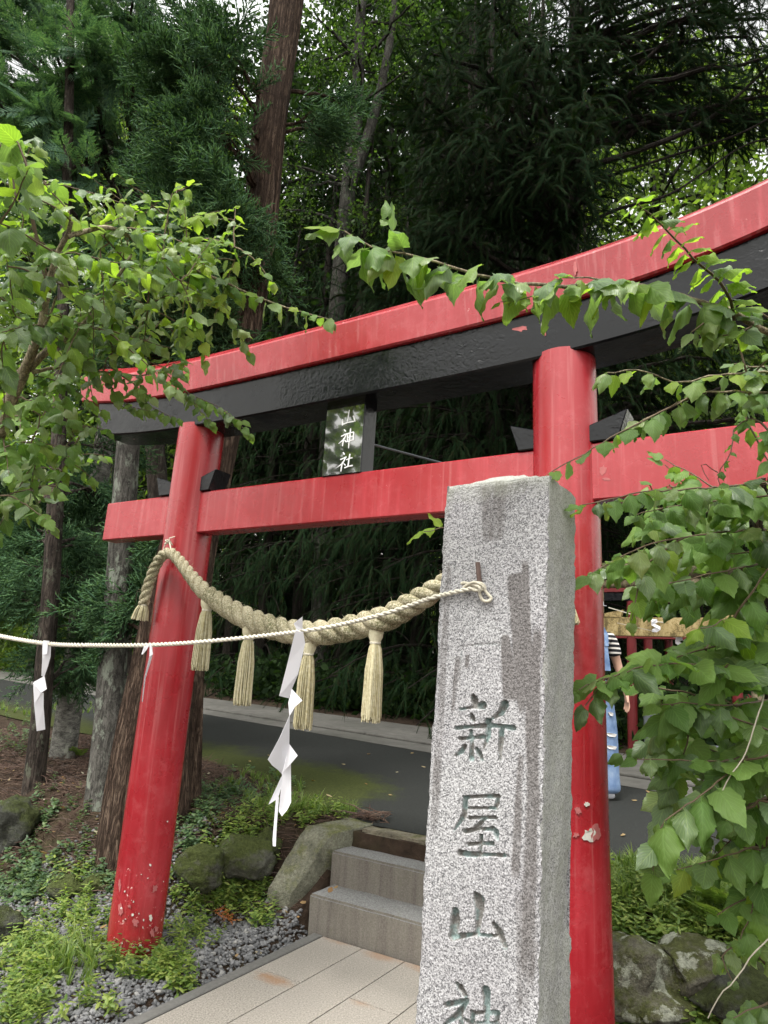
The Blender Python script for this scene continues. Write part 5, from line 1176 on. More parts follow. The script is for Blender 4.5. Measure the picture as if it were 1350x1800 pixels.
tb = TB(); d = r.normal(0, 1, (m, 3)); d[:, 2] = abs(d[:, 2]) * .18; tb.inst(stick, frames(d), on_ground(s_, t_, r.uniform(.0, .02, m)), r.uniform(.03, .13, m)); obj('needle_litter', tb, MAT['litter'], kind='stuff')
m = 420; s_ = r.uniform(-4.5, .5, m); t_ = r.uniform(-.4, 2.3, m); k = t_ < np.interp(s_, *zip(*road_near)); s_, t_ = s_[k], t_[k]; m = len(s_); tb = TB(); d = r.normal(0, 1, (m, 3)); d[:, 2] *= .3
tb.inst(SMALL[:2], frames(d, r.uniform(-.8, .8, m)), on_ground(s_, t_, .016), r.uniform(.02, .05, m)); obj('dead_leaf_litter', tb, MAT['dead'], kind='stuff')
r = np.random.default_rng(16); fl = SMALL; lm = tri_mesh('fallen_leaf', fl[0] * [1, 1, 1], fl[1]); lm.materials.append(MAT['dead'])
for i, (x, y) in enumerate([(600, 1346), (722, 1326), (548, 1375), (573, 1400), (690, 1402), (652, 1328), (440, 1340), (740, 1350), (1105, 1348), (1135, 1395), (1270, 1405), (1110, 1410), (655, 1533), (577, 1546), (470, 1330), (505, 1352), (640, 1380), (700, 1360), (460, 1372), (1150, 1440), (1185, 1500), (1095, 1470)]):
    P = gp(x, y); o = bpy.data.objects.new('fallen_leaf', lm); COL.objects.link(o); o.location = P + Z * .018
    if i in (12, 13): o.location = (W(*[(.655, .772), (.55, .985)][i - 12], [.245, .19][i - 12]))
    if y in (1405, 1395, 1348): o.location.z += .01
    o.rotation_euler = (r.uniform(-.3, .3), r.uniform(-.2, .2), r.uniform(0, 6)); s_ = r.uniform(.035, .06); o.scale = (s_, s_, s_); tag(o, ['pale fallen leaf lying on the dark asphalt', 'fallen leaf resting on the stone steps', 'fallen leaf lying on the concrete strip at right', 'fallen leaf on the dark asphalt to the right of the right pillar'][2 if i in (8, 9, 10) else 1 if i in (12, 13) else 3 if i > 18 else 0], 'fallen leaf', 'fallen leaves')
# dead orange cedar sprig on the gravel
tb = TB(); tb.inst(SPRIG[0], frames(np.array([[.8, -.3, .05]])), [W(.02, .52, .05)], [.16]); tag(obj('dead_sprig', tb, m_simple('dead_orange_needles', (.36, .12, .03), .7)), 'bright orange dead cedar sprig lying on the grey gravel', 'dead sprig')
tb = TB()
for k in range(60):
    P = np.array([W(r.uniform(.36, .60), r.uniform(1.36, 1.50), 0)]); P[0, 2] = gz(P[0]) + r.uniform(.01, .05); dd = r.normal(0, 1, (1, 3)); dd[:, 2] *= .15; tb.inst(stick, frames(dd), P, [r.uniform(.08, .2)])
tag(obj('needle_heap', tb, MAT['litter'], kind='stuff'), 'small heap of reddish dead needles on top of the side stone', 'dead needles')

# ================================================================== weeds and ground cover
def weed_tpl(seed, n=10, h=1.0, w=.30, big=.42):
    r = np.random.default_rng(seed); parts = []
    for i in range(n):
        f = (i + 1) / n; a = i * 2.4 + r.uniform(-.3, .3); p = np.array([.10 * math.sin(seed + f * 2), .08 * f, h * f * .9]); d = np.array([[math.cos(a), math.sin(a), r.uniform(-.25, .55)]])
        v, fc, _ = small_leaf(.35, w, .6); Vv, Ff = batch(v, fc, frames(d, np.array([r.uniform(-.4, .4)])), p[None], np.array([big * (1.15 - .5 * f) * r.uniform(.8, 1.2)])); parts.append((Vv, Ff))
    V = np.array([[-.015, 0, 0], [.015, 0, 0], [.1 * math.sin(seed + 2), .08, h * .92], [0, .018, 0]]); parts.append((V, np.array([(0, 1, 2), (1, 3, 2), (3, 0, 2)])))
    return merge(parts)
WE = [weed_tpl(1, 10, 1.0, .22), weed_tpl(2, 14, 1.1, .16, .40), weed_tpl(3, 8, .6, .36, .45), weed_tpl(4, 12, .9, .28, .36)]
def tuft(seed, n=16):
    r = np.random.default_rng(seed); V = []; F = []
    for i in range(n):
        a = r.uniform(0, 6.28); l = r.uniform(.5, 1.1); o = np.array([math.cos(a), math.sin(a), 0]); s = np.array([-o[1], o[0], 0]) * .022; p = o * .06 * r.uniform(0, 1); b = len(V); lean = r.uniform(.15, .7)
        q = p + o * lean * l * .35 + Z * l * .55; t = p + o * lean * l + Z * l * (.9 - lean * .35); V += [p - s, p + s, q - s * .8, q + s * .8, t]; F += [(b, b + 1, b + 3), (b, b + 3, b + 2), (b + 2, b + 3, b + 4)]
    return np.array(V), np.array(F)
TU = [tuft(k) for k in range(3)]
def scatter(name, tpls, mat, spots, sc, seed, tilt=.25):
    """spots: (n,3) points; upright plants"""
    r = np.random.default_rng(seed); m = len(spots); a = r.uniform(0, 6.28, m); up = np.stack([r.normal(0, tilt, m), r.normal(0, tilt, m), np.ones(m)], 1); up /= np.linalg.norm(up, axis=1)[:, None]
    x = np.stack([np.cos(a), np.sin(a), 0 * a], 1); x -= up * (x * up).sum(1)[:, None]; x /= np.linalg.norm(x, axis=1)[:, None]; Ms = np.stack([x, np.cross(up, x), up], 2)
    S_ = r.uniform(sc[0], sc[1], m); kk = r.integers(0, len(tpls), m); tb = TB()
    for q in range(len(tpls)):
        if (kk == q).any(): tb.inst(tpls[q], Ms[kk == q], spots[kk == q], S_[kk == q])
    return obj(name, tb, MAT[mat], kind='stuff')
def blobs(bl, seed):
    """points around (x, y, rx, ry, n) picture positions, dropped on the ground"""
    r = np.random.default_rng(seed); out = []
    for x, y, rx, ry, n in bl:
        for _ in range(n): 
            P = gp(x + rx * r.normal(0, .5), y + ry * r.normal(0, .5)); s, t = st(P)
            if .56 < s < 1.67 and t < 1.36: continue
            if .17 < s < .56 and .74 < t < 1.36: continue
            out.append(P)
    return np.array(out)
scatter('ground_cover', WE[2:], 'weed_d', blobs([(60, 1540, 70, 50, 80), (30, 1580, 60, 50, 55), (150, 1500, 50, 50, 20), (180, 1540, 40, 50, 40), (50, 1440, 60, 40, 26), (120, 1400, 60, 40, 22), (40, 1310, 50, 30, 30), (350, 1420, 50, 50, 90), (400, 1400, 60, 30, 70), (330, 1500, 30, 60, 50), (440, 1545, 40, 40, 60), (40, 1290, 50, 30, 40), (480, 1400, 60, 25, 40), (30, 1230, 50, 20, 30)], 41), (.05, .12), 41)
scatter('leafy_weeds', WE[:2] + WE[3:], 'weed', blobs([(60, 1680, 80, 60, 90), (140, 1620, 70, 40, 66), (40, 1740, 60, 50, 60), (30, 1790, 60, 30, 40), (200, 1690, 60, 30, 45), (290, 1700, 40, 30, 60), (320, 1735, 22, 20, 20), (150, 1760, 20, 20, 8), (190, 1780, 20, 20, 6), (370, 1580, 60, 40, 130), (430, 1570, 50, 40, 110), (340, 1640, 40, 30, 40), (410, 1480, 60, 40, 60), (400, 1540, 60, 40, 70), (470, 1440, 60, 22, 60), (560, 1440, 50, 12, 30), (590, 1435, 30, 10, 16), (120, 1560, 60, 40, 40), (240, 1660, 50, 20, 40), (480, 1600, 20, 30, 16), (450, 1620, 30, 20, 14)], 42), (.05, .125), 42)
scatter('grass_tufts', TU, 'grass', blobs([(520, 1425, 60, 14, 40), (600, 1436, 22, 6, 14), (100, 1250, 160, 12, 60), (440, 1380, 70, 30, 30), (100, 1700, 90, 50, 40), (1150, 1560, 90, 30, 160), (1230, 1590, 70, 40, 140), (1100, 1545, 40, 16, 50), (380, 1580, 40, 30, 20), (410, 1520, 60, 30, 30), (1300, 1560, 50, 30, 40)], 43), (.06, .17), 43)
scatter('bank_weeds', WE, 'weed', blobs([(1120, 1560, 70, 30, 120), (1200, 1590, 70, 40, 120), (1100, 1600, 40, 30, 40), (1270, 1620, 60, 50, 90), (1310, 1700, 50, 70, 90), (1130, 1790, 60, 20, 60), (1240, 1790, 60, 30, 60), (1180, 1650, 90, 30, 110), (1250, 1740, 60, 40, 60), (1160, 1775, 60, 24, 50), (1090, 1640, 30, 20, 24), (1190, 1680, 40, 40, 44), (1140, 1740, 50, 40, 40), (1090, 1790, 30, 20, 30), (1330, 1600, 40, 60, 50), (1080, 1560, 20, 30, 20)], 44), (.05, .12), 44)
# fresh green clump standing on the gravel by the kerb
scatter('clover_clump', WE[2:3], 'weed', blobs([(275, 1715, 36, 20, 34), (305, 1728, 14, 14, 10)], 45), (.05, .09), 45)
tb = TB(); rr = np.random.default_rng(46)
def fern(base, n, L, az=None):
    for k in range(n):
        a = rr.uniform(0, 6.28) if az is None else az + rr.uniform(-.9, .9); d = np.array([[math.cos(a) * .8, math.sin(a) * .8, .75]]); tb.inst(FLAT[k % 2], frames(d, rr.uniform(-.3, .3, 1)), base[None] + 0, [L * rr.uniform(.7, 1.2)])
for x, y, n, L in [(135, 1330, 8, .22), (1265, 1600, 9, .30), (1225, 1570, 8, .28), (1290, 1640, 8, .30), (1200, 1600, 7, .25), (500, 1440, 5, .12)]: fern(gp(x, y), n, L)
o = obj('ferns', tb, MAT['grass'], kind='stuff')

# ================================================================== leafy shrubs in front of the gate
class Shrub:
    def __init__(s, name, label, base, seed, mult=1.0):
        s.root = thing(name, label, 'shrub', base); s.r = np.random.default_rng(seed); s.leaves = []; s.pool = []; s.mult = mult
    def stem(s, pts, r0, r1, mat, name='branch', sides=7, world=False):
        P = np.array(pts if world else [px(*p) for p in pts]); sg = np.concatenate([[0], np.cumsum(np.linalg.norm(np.diff(P, axis=0), axis=1))])
        q = np.linspace(0, sg[-1] * .9999, max(6, int(sg[-1] / .025))); C_ = smooth_curve(P, sg, q)
        C_ = C_ + s.r.normal(0, .0012, C_.shape); mb = MB(); mb.tube(C_, np.linspace(r0, r1, len(q)), sides); shade(obj(name, mb, mat, s.root), 80); s.pool.append(C_); return C_
    def leafy(s, C_, gap, size, mat, f0=.0, f1=1.0, droop=.5, fwd=.4, side=.9, up=.0, tip=True, pair=False, shrink=.35, kinds=None, roll=.35, jit=.25):
        sg = np.concatenate([[0], np.cumsum(np.linalg.norm(np.diff(C_, axis=0), axis=1))]); L = sg[-1]; x = L * f0 + gap * .3; i = int(s.r.integers(0, 2))
        while x < L * f1:
            P = np.array([np.interp(x, sg, C_[:, k]) for k in range(3)]); P2 = np.array([np.interp(min(x + .02, L), sg, C_[:, k]) for k in range(3)]); P1 = np.array([np.interp(max(0, x - .02), sg, C_[:, k]) for k in range(3)]); T = P2 - P1; T /= np.linalg.norm(T) + 1e-9
            S = np.cross(T, Z); S /= np.linalg.norm(S) + 1e-9
            for sd in ((-1, 1) if pair else ((-1) ** i,)):
                d = T * fwd + S * sd * side + Z * (up - droop * s.r.uniform(.5, 1.4)) + s.r.normal(0, jit, 3); f = x / L
                s.leaves.append((P, d, s.mult * size * (1 - shrink * f) * s.r.uniform(.72, 1.18), mat if isinstance(mat, str) else mat[int(s.r.integers(0, len(mat)))], s.r.uniform(-roll, roll), None if kinds is None else kinds[int(s.r.integers(0, len(kinds)))]))
            x += gap * s.r.uniform(.7, 1.3); i += 1
        if tip: 
            T = C_[-1] - C_[-3]; s.leaves.append((C_[-1], T / np.linalg.norm(T) - Z * .3, size * (1 - shrink) * .9, mat if isinstance(mat, str) else mat[0], 0, None))
    def twig_to(s, P, L, gap, size, mat, dirv=None, tm=None, **kw):
        """a leafy twig ending near P, joined to the nearest wood of the shrub"""
        A = np.concatenate(s.pool); dist = np.linalg.norm(A - P, axis=1) + .35 * np.clip(A[:, 2] - P[2], 0, None); a = A[int(dist.argmin())]; d = P - a; n = np.linalg.norm(d) + 1e-6
        if dirv is None: dirv = d / n
        dirv = np.asarray(dirv, float) + s.r.normal(0, .35, 3) * [1, 1, .6]; dirv /= np.linalg.norm(dirv)
        pts = [a, a + d * .5 + Z * .04 * n, P - dirv * L * .1, P + dirv * L * .45 - Z * .02, P + dirv * L * .9 - Z * L * .16]
        C_ = s.stem(pts, .0035 + .002 * min(n, 1), .0014, tm or MAT['twig'], 'twig', 4, True)
        sg = np.concatenate([[0], np.cumsum(np.linalg.norm(np.diff(C_, axis=0), axis=1))]); f0 = max(0, 1 - L * 1.15 / sg[-1]); s.leafy(C_, gap, size, mat, f0=f0, **kw)
    def finish(s, limit=300):
        Lv = sorted(s.leaves, key=lambda l: -l[2] / max(.2, (l[0] - CO) @ FW)); T0 = Vector(s.root.location); inv = Matrix.Translation(-T0); rest = {}
        D = np.array([l[1] for l in Lv]); Ro = np.array([l[4] for l in Lv]); Ms = frames(D, Ro, (-.32, -.66, .68))
        def vis(l):
            q = l[0] - CO; z = q @ FW; return z > .1 and -60 < 675 + FPX * (q @ RT) / z < 1410 and -60 < 900 - FPX * (q @ UP) / z < 1860
        cnt = 0
        for i, l in enumerate(Lv):
            k = l[5] if l[5] is not None else int(s.r.integers(0, len(LEAVES)))
            if cnt < limit and vis(l):
                o = bpy.data.objects.new('leaf', leaf_meshes(l[3])[k]); COL.objects.link(o); o.parent = s.root; o.matrix_parent_inverse = inv
                wv = s.r.uniform(.78, 1.12); m = Matrix([[*(Ms[i][a] * l[2] * np.array([1, wv, 1])), l[0][a]] for a in range(3)] + [[0, 0, 0, 1]]); o.matrix_basis = m; cnt += 1
            else: rest.setdefault(l[3], []).append((i, k))
        for mt, li in rest.items():
            tb = TB()
            for kk in range(len(LEAVES)):
                ii = [i for i, k in li if k == kk]
                if ii: tb.inst(LEAVES[kk], Ms[ii], np.array([Lv[i][0] for i in ii]), [Lv[i][2] for i in ii])
            obj('leaves', tb.mesh('leaves', True), MAT[mt], s.root, kind='stuff')
def inpoly(p, poly):
    ins = False; j = len(poly) - 1
    for i in range(len(poly)):
        if (poly[i][1] > p[1]) != (poly[j][1] > p[1]) and p[0] < (poly[j][0] - poly[i][0]) * (p[1] - poly[i][1]) / (poly[j][1] - poly[i][1]) + poly[i][0]: ins = not ins
        j = i
    return ins
def fill(sh, poly, num, dep, L, gap, size, mat, seed, **kw):
    r = np.random.default_rng(seed); poly = np.array(poly, float); lo, hi = poly.min(0), poly.max(0); T_ = []
    md = .55 * math.sqrt((hi[0] - lo[0]) * (hi[1] - lo[1]) / num); tries = 0; pts = []
    while len(T_) < num and tries < 6000:
        tries += 1; p = r.uniform(lo, hi)
        if inpoly(p, poly) and all(np.hypot(*(p - q)) > md for q in pts): pts.append(p); T_.append(px(p[0], p[1], r.uniform(*dep)))
    A = np.concatenate(sh.pool); T_.sort(key=lambda P: np.linalg.norm(A - P, axis=1).min())
    for P in T_: sh.twig_to(P, L * r.uniform(.7, 1.3), gap, size, mat, **kw)

# left shrub: pale stems fanning from a knotty fork, boughs reaching over the end of the gate
bs = px(30, 700, 2.75)
LS = Shrub('leafy_shrub', 'broadleaved shrub with pale stems reaching over the left end of the gate', (bs[0] - .1, bs[1] + .05, gz(bs)), 61, .92)
LS.stem([np.array([bs[0] - .16, bs[1] + .1, gz(bs) - .1]), np.array([bs[0] - .13, bs[1] + .08, .9]), px(-25, 860, 2.8), px(5, 740, 2.76), px(40, 655, 2.75)], .036, .026, MAT['stem'], sides=10, world=True)
LS.stem([(38, 660, 2.75), (68, 590, 2.7), (84, 510, 2.66), (100, 450, 2.62), (120, 410, 2.6), (124, 388, 2.58)], .021, .008, MAT['stem'])
LS.stem([(84, 500, 2.66), (60, 400, 2.62), (44, 340, 2.58), (28, 290, 2.55), (16, 250, 2.5)], .010, .004, MAT['twig'])
LS.stem([(50, 650, 2.75), (85, 615, 2.78), (118, 595, 2.8), (170, 545, 2.85), (200, 495, 2.9), (230, 450, 2.95)], .016, .006, MAT['stem'])
LS.stem([(48, 655, 2.75), (66, 600, 2.7), (82, 565, 2.66), (100, 520, 2.62)], .009, .004, MAT['stem'])
s5 = LS.stem([(120, 415, 2.6), (190, 400, 2.7), (250, 430, 2.8), (310, 462, 2.9), (380, 490, 3.0), (460, 525, 3.1), (520, 545, 3.15), (580, 562, 3.2)], .010, .002, MAT['stem'])
LS.leafy(s5, .036, .115, ['leaf_l', 'leaf_y', 'leaf_p', 'leaf_r'], droop=.6, side=.8, f0=.25)
s6 = LS.stem([(285, 455, 2.86), (290, 410, 2.84), (296, 370, 2.82), (303, 340, 2.8)], .005, .002, MAT['stem']); LS.leafy(s6, .028, .10, ['leaf_y', 'leaf_l'], droop=.25, fwd=.2)
s7 = LS.stem([(285, 455, 2.86), (350, 420, 2.95), (400, 430, 3.0), (440, 450, 3.05), (478, 495, 3.1)], .006, .002, MAT['stem']); LS.leafy(s7, .036, .11, ['leaf_l', 'leaf_r', 'leaf_y'], droop=.5)
s4 = LS.stem([(58, 655, 2.75), (110, 646, 2.9), (190, 655, 3.1), (250, 660, 3.25), (282, 650, 3.3), (300, 664, 3.32)], .008, .0025, MAT['stem']); LS.leafy(s4, .05, .085, ['leaf_r', 'leaf_l'], f0=.35, droop=.35)
for pts in ([(300, 664, 3.32), (330, 690, 3.34), (362, 705, 3.34), (395, 722, 3.36), (440, 765, 3.4)], [(250, 660, 3.25), (240, 690, 3.25), (265, 715, 3.25), (310, 735, 3.25)], [(190, 655, 3.1), (200, 690, 3.1), (225, 712, 3.1), (262, 722, 3.12)], [(282, 650, 3.3), (300, 640, 3.3), (320, 635, 3.3)], [(58, 660, 2.75), (110, 672, 2.85), (150, 700, 2.9), (182, 725, 2.95)], [(395, 722, 3.36), (410, 735, 3.3), (425, 738, 3.3)], [(330, 690, 3.34), (350, 720, 3.3), (372, 745, 3.3)]):
    c = LS.stem(pts, .003, .0012, MAT['twig'], 'twig', 4); LS.leafy(c, .026, .088, ['leaf_r', 'leaf_l', 'leaf_r'], droop=.7, side=.7, jit=.35)
fill(LS, [(-20, 240), (60, 270), (130, 330), (150, 420), (130, 560), (60, 620), (-20, 640)], 24, (2.35, 2.9), .26, .034, .115, ['leaf_l', 'leaf_y', 'leaf_p', 'leaf_l'], 1, droop=.5)
fill(LS, [(130, 380), (260, 400), (430, 470), (400, 560), (300, 600), (130, 620)], 40, (2.6, 3.3), .26, .034, .105, ['leaf_l', 'leaf_p', 'leaf_l', 'leaf_y'], 2, droop=.5)
fill(LS, [(160, 340), (240, 330), (340, 330), (420, 400), (400, 460), (160, 440)], 14, (2.8, 3.2), .22, .036, .09, ['leaf_y', 'leaf_l'], 3, droop=.4)
fill(LS, [(-20, 560), (120, 520), (240, 560), (330, 600), (300, 650), (-20, 660)], 16, (2.7, 3.3), .24, .034, .095, ['leaf_l', 'leaf_r', 'leaf_r'], 4, droop=.5)
fill(LS, [(-20, 690), (100, 700), (150, 760), (120, 840), (60, 890), (-20, 900)], 24, (2.7, 3.5), .26, .034, .105, ['leaf_r', 'leaf_r', 'leaf_l'], 5, droop=.7)
fill(LS, [(-20, 240), (30, 220), (50, 330), (-20, 420)], 4, (2.0, 2.3), .22, .04, .14, ['leaf_p', 'leaf_y'], 6, droop=.5)
LS.finish()

# right shrub: the bough swept across the upper gate, its upright shoot and the drooping sprays below it
RB = px(1420, 640, 1.75)
RS = Shrub('overhanging_shrub', 'broadleaved bough with pale curled leaves sweeping in from the right across the gate', (RB[0] + .1, RB[1] + .1, gz(RB)), 62)
RS.stem([np.array([RB[0] + .12, RB[1] + .12, gz(RB) - .1]), np.array([RB[0] + .12, RB[1] + .1, .8]), px(1460, 900, 1.85), px(1440, 700, 1.78), px(1405, 620, 1.7)], .022, .014, MAT['stem'], sides=9, world=True)
r1 = RS.stem([(1405, 620, 1.70), (1325, 570, 1.66), (1282, 545, 1.64), (1217, 527, 1.62), (1160, 510, 1.61), (1100, 500, 1.6), (1020, 503, 1.6), (925, 500, 1.6), (855, 487, 1.6), (790, 468, 1.6), (730, 450, 1.6), (675, 440, 1.6), (635, 425, 1.6), (604, 405, 1.6)], .0085, .0018, MAT['stem'])
RS.leafy(r1, .023, .102, ['leaf_p', 'leaf_p', 'leaf_l', 'leaf_p'], f0=.16, droop=.55, side=.8, fwd=.25, shrink=.05, roll=.6, kinds=[1, 2, 4, 5, 7, 2])
RS.leafy(r1, .055, .092, ['leaf_y', 'leaf_l', 'leaf_p'], f0=.3, droop=1.0, side=.5, fwd=.35, shrink=.0, roll=.6, kinds=[3, 0, 6])
c = RS.stem([(1120, 503, 1.6), (1040, 490, 1.58), (990, 488, 1.57)], .003, .0015, MAT['stem'], 'twig', 5); RS.leafy(c, .03, .085, ['leaf_p', 'leaf_l'], droop=.8)
c = RS.stem([(712, 446, 1.6), (690, 415, 1.6), (684, 385, 1.6)], .0022, .0012, MAT['stem'], 'twig', 4); RS.leafy(c, .022, .10, ['leaf_p'], droop=-.4, side=.4)
c = RS.stem([(960, 503, 1.6), (925, 525, 1.58), (880, 530, 1.57)], .002, .001, MAT['twig'], 'twig', 4); RS.leafy(c, .018, .042, ['leaf_y'], droop=.4)
r2 = RS.stem([(1292, 562, 1.64), (1280, 520, 1.6), (1255, 485, 1.58), (1225, 460, 1.57), (1195, 428, 1.56), (1165, 398, 1.55), (1135, 370, 1.54), (1114, 350, 1.53)], .0042, .0012, MAT['twig'])
RS.leafy(r2, .023, .082, ['leaf_y', 'leaf_l', 'leaf_y'], droop=.12, side=1.0, fwd=.1, shrink=.42, jit=.18, pair=True, kinds=[1, 2, 4, 5, 0, 7])
for pts, sz in (([(1405, 640, 1.7), (1350, 560, 1.66), (1330, 545, 1.64), (1310, 530, 1.62)], .07), ([(1325, 570, 1.66), (1300, 585, 1.63), (1270, 590, 1.6)], .075), ([(1282, 548, 1.64), (1250, 560, 1.6), (1215, 585, 1.58)], .075)):
    c = RS.stem(pts, .003, .0015, MAT['twig'], 'twig', 5); RS.leafy(c, .026, sz, ['leaf_l', 'leaf_y', 'leaf_p'], droop=.7)
for pts, sz, mt in (([(1430, 660, 1.8), (1340, 655, 1.8), (1260, 660, 1.78), (1190, 672, 1.76), (1120, 650, 1.75), (1068, 655, 1.74)], .080, ['leaf_l', 'leaf_y', 'leaf_p']), ([(1430, 690, 1.8), (1330, 690, 1.78), (1240, 690, 1.75), (1180, 716, 1.74), (1130, 738, 1.73)], .082, ['leaf_l', 'leaf_p', 'leaf_r']), ([(1430, 630, 1.9), (1350, 645, 1.9), (1290, 640, 1.88)], .06, ['leaf_p', 'leaf_l'])):
    c = RS.stem(pts, .0045, .0014, MAT['stem']); RS.leafy(c, .027, sz, mt, f0=.15, droop=.75, side=.75, shrink=.25)
c = RS.stem([(1240, 690, 1.75), (1180, 715, 1.74), (1120, 745, 1.72), (1070, 772, 1.7), (1020, 802, 1.69), (962, 832, 1.68)], .003, .0012, MAT['twig']); RS.leafy(c, .042, .075, ['leaf_p', 'leaf_r', 'leaf_r'], f0=.2, droop=.45, shrink=.25)
c = RS.stem([(1320, 735, 1.8), (1290, 755, 1.8), (1285, 800, 1.78), (1262, 830, 1.78), (1268, 860, 1.78)], .002, .001, MAT['twig']); RS.leafy(c, .03, .04, ['leaf_r'], droop=.3)
c = RS.stem([(1262, 830, 1.78), (1235, 815, 1.77), (1245, 845, 1.77)], .0016, .001, MAT['twig'], 'twig', 4)
fill(RS, [(1290, 640), (1350, 600), (1370, 780), (1300, 740)], 6, (1.75, 2.0), .16, .03, .06, ['leaf_p', 'leaf_r'], 8, droop=.5)
c = RS.stem([(790, 925, 1.9), (770, 930, 1.75), (745, 935, 1.7)], .002, .001, MAT['twig'], 'twig', 4)
for q in (0, 1, 2): RS.leaves.append((c[-1 - 2 * q], np.array([-.8, .1, -.3 + .4 * q]), .05, 'leaf_y', .3, None))
RS.finish()

# climbing vine mass on the right
VB = px(1345, 1000, 2.2)
VS = Shrub('climbing_vine', 'dense climbing vine with large heart-shaped leaves covering the right edge', (VB[0], VB[1], gz(VB)), 63, 1.16)
for k in range(4):
    j = lambda a: float(np.random.default_rng(k * 7 + int(a)).normal(0, 9))
    VS.stem([np.array([VB[0] + .03 * k, VB[1] + .02, gz(VB) - .1]), px(1350 + j(1), 1500, 2.25), px(1362 + j(2), 1300, 2.22), px(1345 + j(3), 1150, 2.2), px(1352 + j(4), 1020, 2.2), px(1338 + j(5), 920, 2.18), px(1345 + j(6), 840, 2.15)], .014, .007, MAT['bark4'] if k % 2 else MAT['bark1'], 'branch', 7, True)
lv = ['leaf_r', 'leaf_r', 'leaf_l', 'leaf_r', 'leaf_p']
for pts, sz, gap, mt, kw in (
    ([(1345, 850, 2.15), (1280, 855, 1.95), (1210, 860, 1.85), (1130, 865, 1.8), (1070, 878, 1.76), (1022, 888, 1.74)], .085, .024, ['leaf_r', 'leaf_l', 'leaf_y', 'leaf_l'], dict(droop=.7)),
    ([(1345, 880, 2.15), (1270, 880, 1.95), (1180, 890, 1.9), (1120, 905, 1.85)], .085, .026, lv, dict(droop=.6)),
    ([(1345, 930, 2.2), (1280, 935, 2.05), (1200, 945, 1.95), (1130, 960, 1.88), (1080, 985, 1.84), (1035, 1010, 1.8)], .095, .036, ['leaf_r', 'leaf_l'], dict(droop=.5)),
    ([(1345, 990, 2.2), (1290, 1000, 2.05), (1220, 1015, 1.98), (1160, 1030, 1.95)], .10, .032, lv, dict(droop=.8)),
    ([(1200, 945, 1.95), (1140, 990, 1.9), (1120, 1040, 1.88), (1110, 1090, 1.86)], .085, .03, ['leaf_l', 'leaf_y', 'leaf_r'], dict(droop=.9)),
    ([(1345, 1120, 2.2), (1280, 1090, 1.95), (1255, 1100, 1.88), (1232, 1105, 1.84)], .11, .035, ['leaf_y', 'leaf_p'], dict(droop=.4)),
    ([(1350, 1185, 2.15), (1290, 1178, 2.0), (1240, 1170, 1.93), (1190, 1166, 1.9), (1130, 1172, 1.86), (1080, 1188, 1.83), (1030, 1205, 1.8), (1018, 1212, 1.8)], .105, .042, ['leaf_r', 'leaf_r', 'leaf_l'], dict(droop=.15, kinds=[3, 0, 3, 7], pair=True, roll=.9, jit=.3)),
    ([(1080, 1188, 1.83), (1050, 1215, 1.8), (1030, 1240, 1.79)], .10, .04, ['leaf_l'], dict(droop=.9)),
    ([(1350, 1300, 2.2), (1290, 1335, 2.0), (1230, 1338, 1.93), (1180, 1335, 1.9), (1120, 1335, 1.88)], .105, .05, lv, dict(droop=.4, shrink=.5)),
    ([(1350, 1230, 2.2), (1280, 1240, 2.0), (1210, 1235, 1.95), (1160, 1240, 1.92)], .10, .032, lv, dict(droop=.7)),
    ([(1350, 1300, 2.2), (1300, 1340, 1.95), (1250, 1385, 1.85), (1200, 1420, 1.8), (1165, 1450, 1.78), (1155, 1490, 1.77), (1148, 1530, 1.76)], .115, .032, lv, dict(droop=.6, shrink=.2)),
    ([(1350, 1400, 2.1), (1310, 1420, 1.95), (1280, 1440, 1.9)], .11, .04, lv, dict(droop=.7)),
    ([(1350, 1500, 2.1), (1330, 1540, 2.0), (1322, 1600, 1.98), (1300, 1650, 1.96)], .11, .04, ['leaf_r', 'leaf_l', 'leaf_y'], dict(droop=.8)),
    ([(1350, 1560, 2.1), (1290, 1590, 2.0), (1260, 1610, 1.96)], .08, .035, ['leaf_r'], dict(droop=.6)),
    ([(1350, 1700, 2.1), (1310, 1660, 2.05), (1270, 1680, 2.0), (1285, 1720, 1.98)], .085, .035, ['leaf_l', 'leaf_y'], dict(droop=.5)),
    ([(1360, 1760, 2.1), (1320, 1775, 2.0), (1290, 1790, 1.96)], .09, .035, ['leaf_p', 'leaf_l'], dict(droop=.5))):
    c = VS.stem(pts, .004, .0014, MAT['twig']); VS.leafy(c, gap, sz, mt, f0=.1, **kw)
fill(VS, [(1150, 850), (1370, 840), (1370, 1000), (1180, 1010), (1110, 930)], 20, (1.9, 2.5), .22, .032, .095, ['leaf_r', 'leaf_r', 'leaf_l'], 11, droop=.7)
fill(VS, [(1230, 1000), (1370, 980), (1370, 1330), (1230, 1330), (1150, 1270), (1200, 1180)], 26, (1.95, 2.6), .24, .032, .105, lv, 12, droop=.7)
fill(VS, [(1200, 1330), (1370, 1300), (1370, 1480), (1290, 1440), (1230, 1400)], 15, (1.9, 2.4), .22, .034, .11, lv, 13, droop=.7)
fill(VS, [(1300, 1450), (1370, 1450), (1370, 1640), (1310, 1600)], 7, (1.95, 2.3), .2, .036, .10, lv + ['leaf_y'], 14, droop=.7)
c = VS.stem([(1346, 1215, 1.95), (1335, 1250, 1.9), (1308, 1330, 1.86), (1280, 1370, 1.84), (1255, 1424, 1.82)], .0024, .0016, MAT['drytwig'], 'dry_twig', 5)
c = VS.stem([(1352, 1648, 1.9), (1322, 1680, 1.88), (1290, 1725, 1.86), (1270, 1745, 1.86), (1245, 1790, 1.86)], .0022, .0014, MAT['drytwig'], 'dry_twig', 5)
VS.finish()
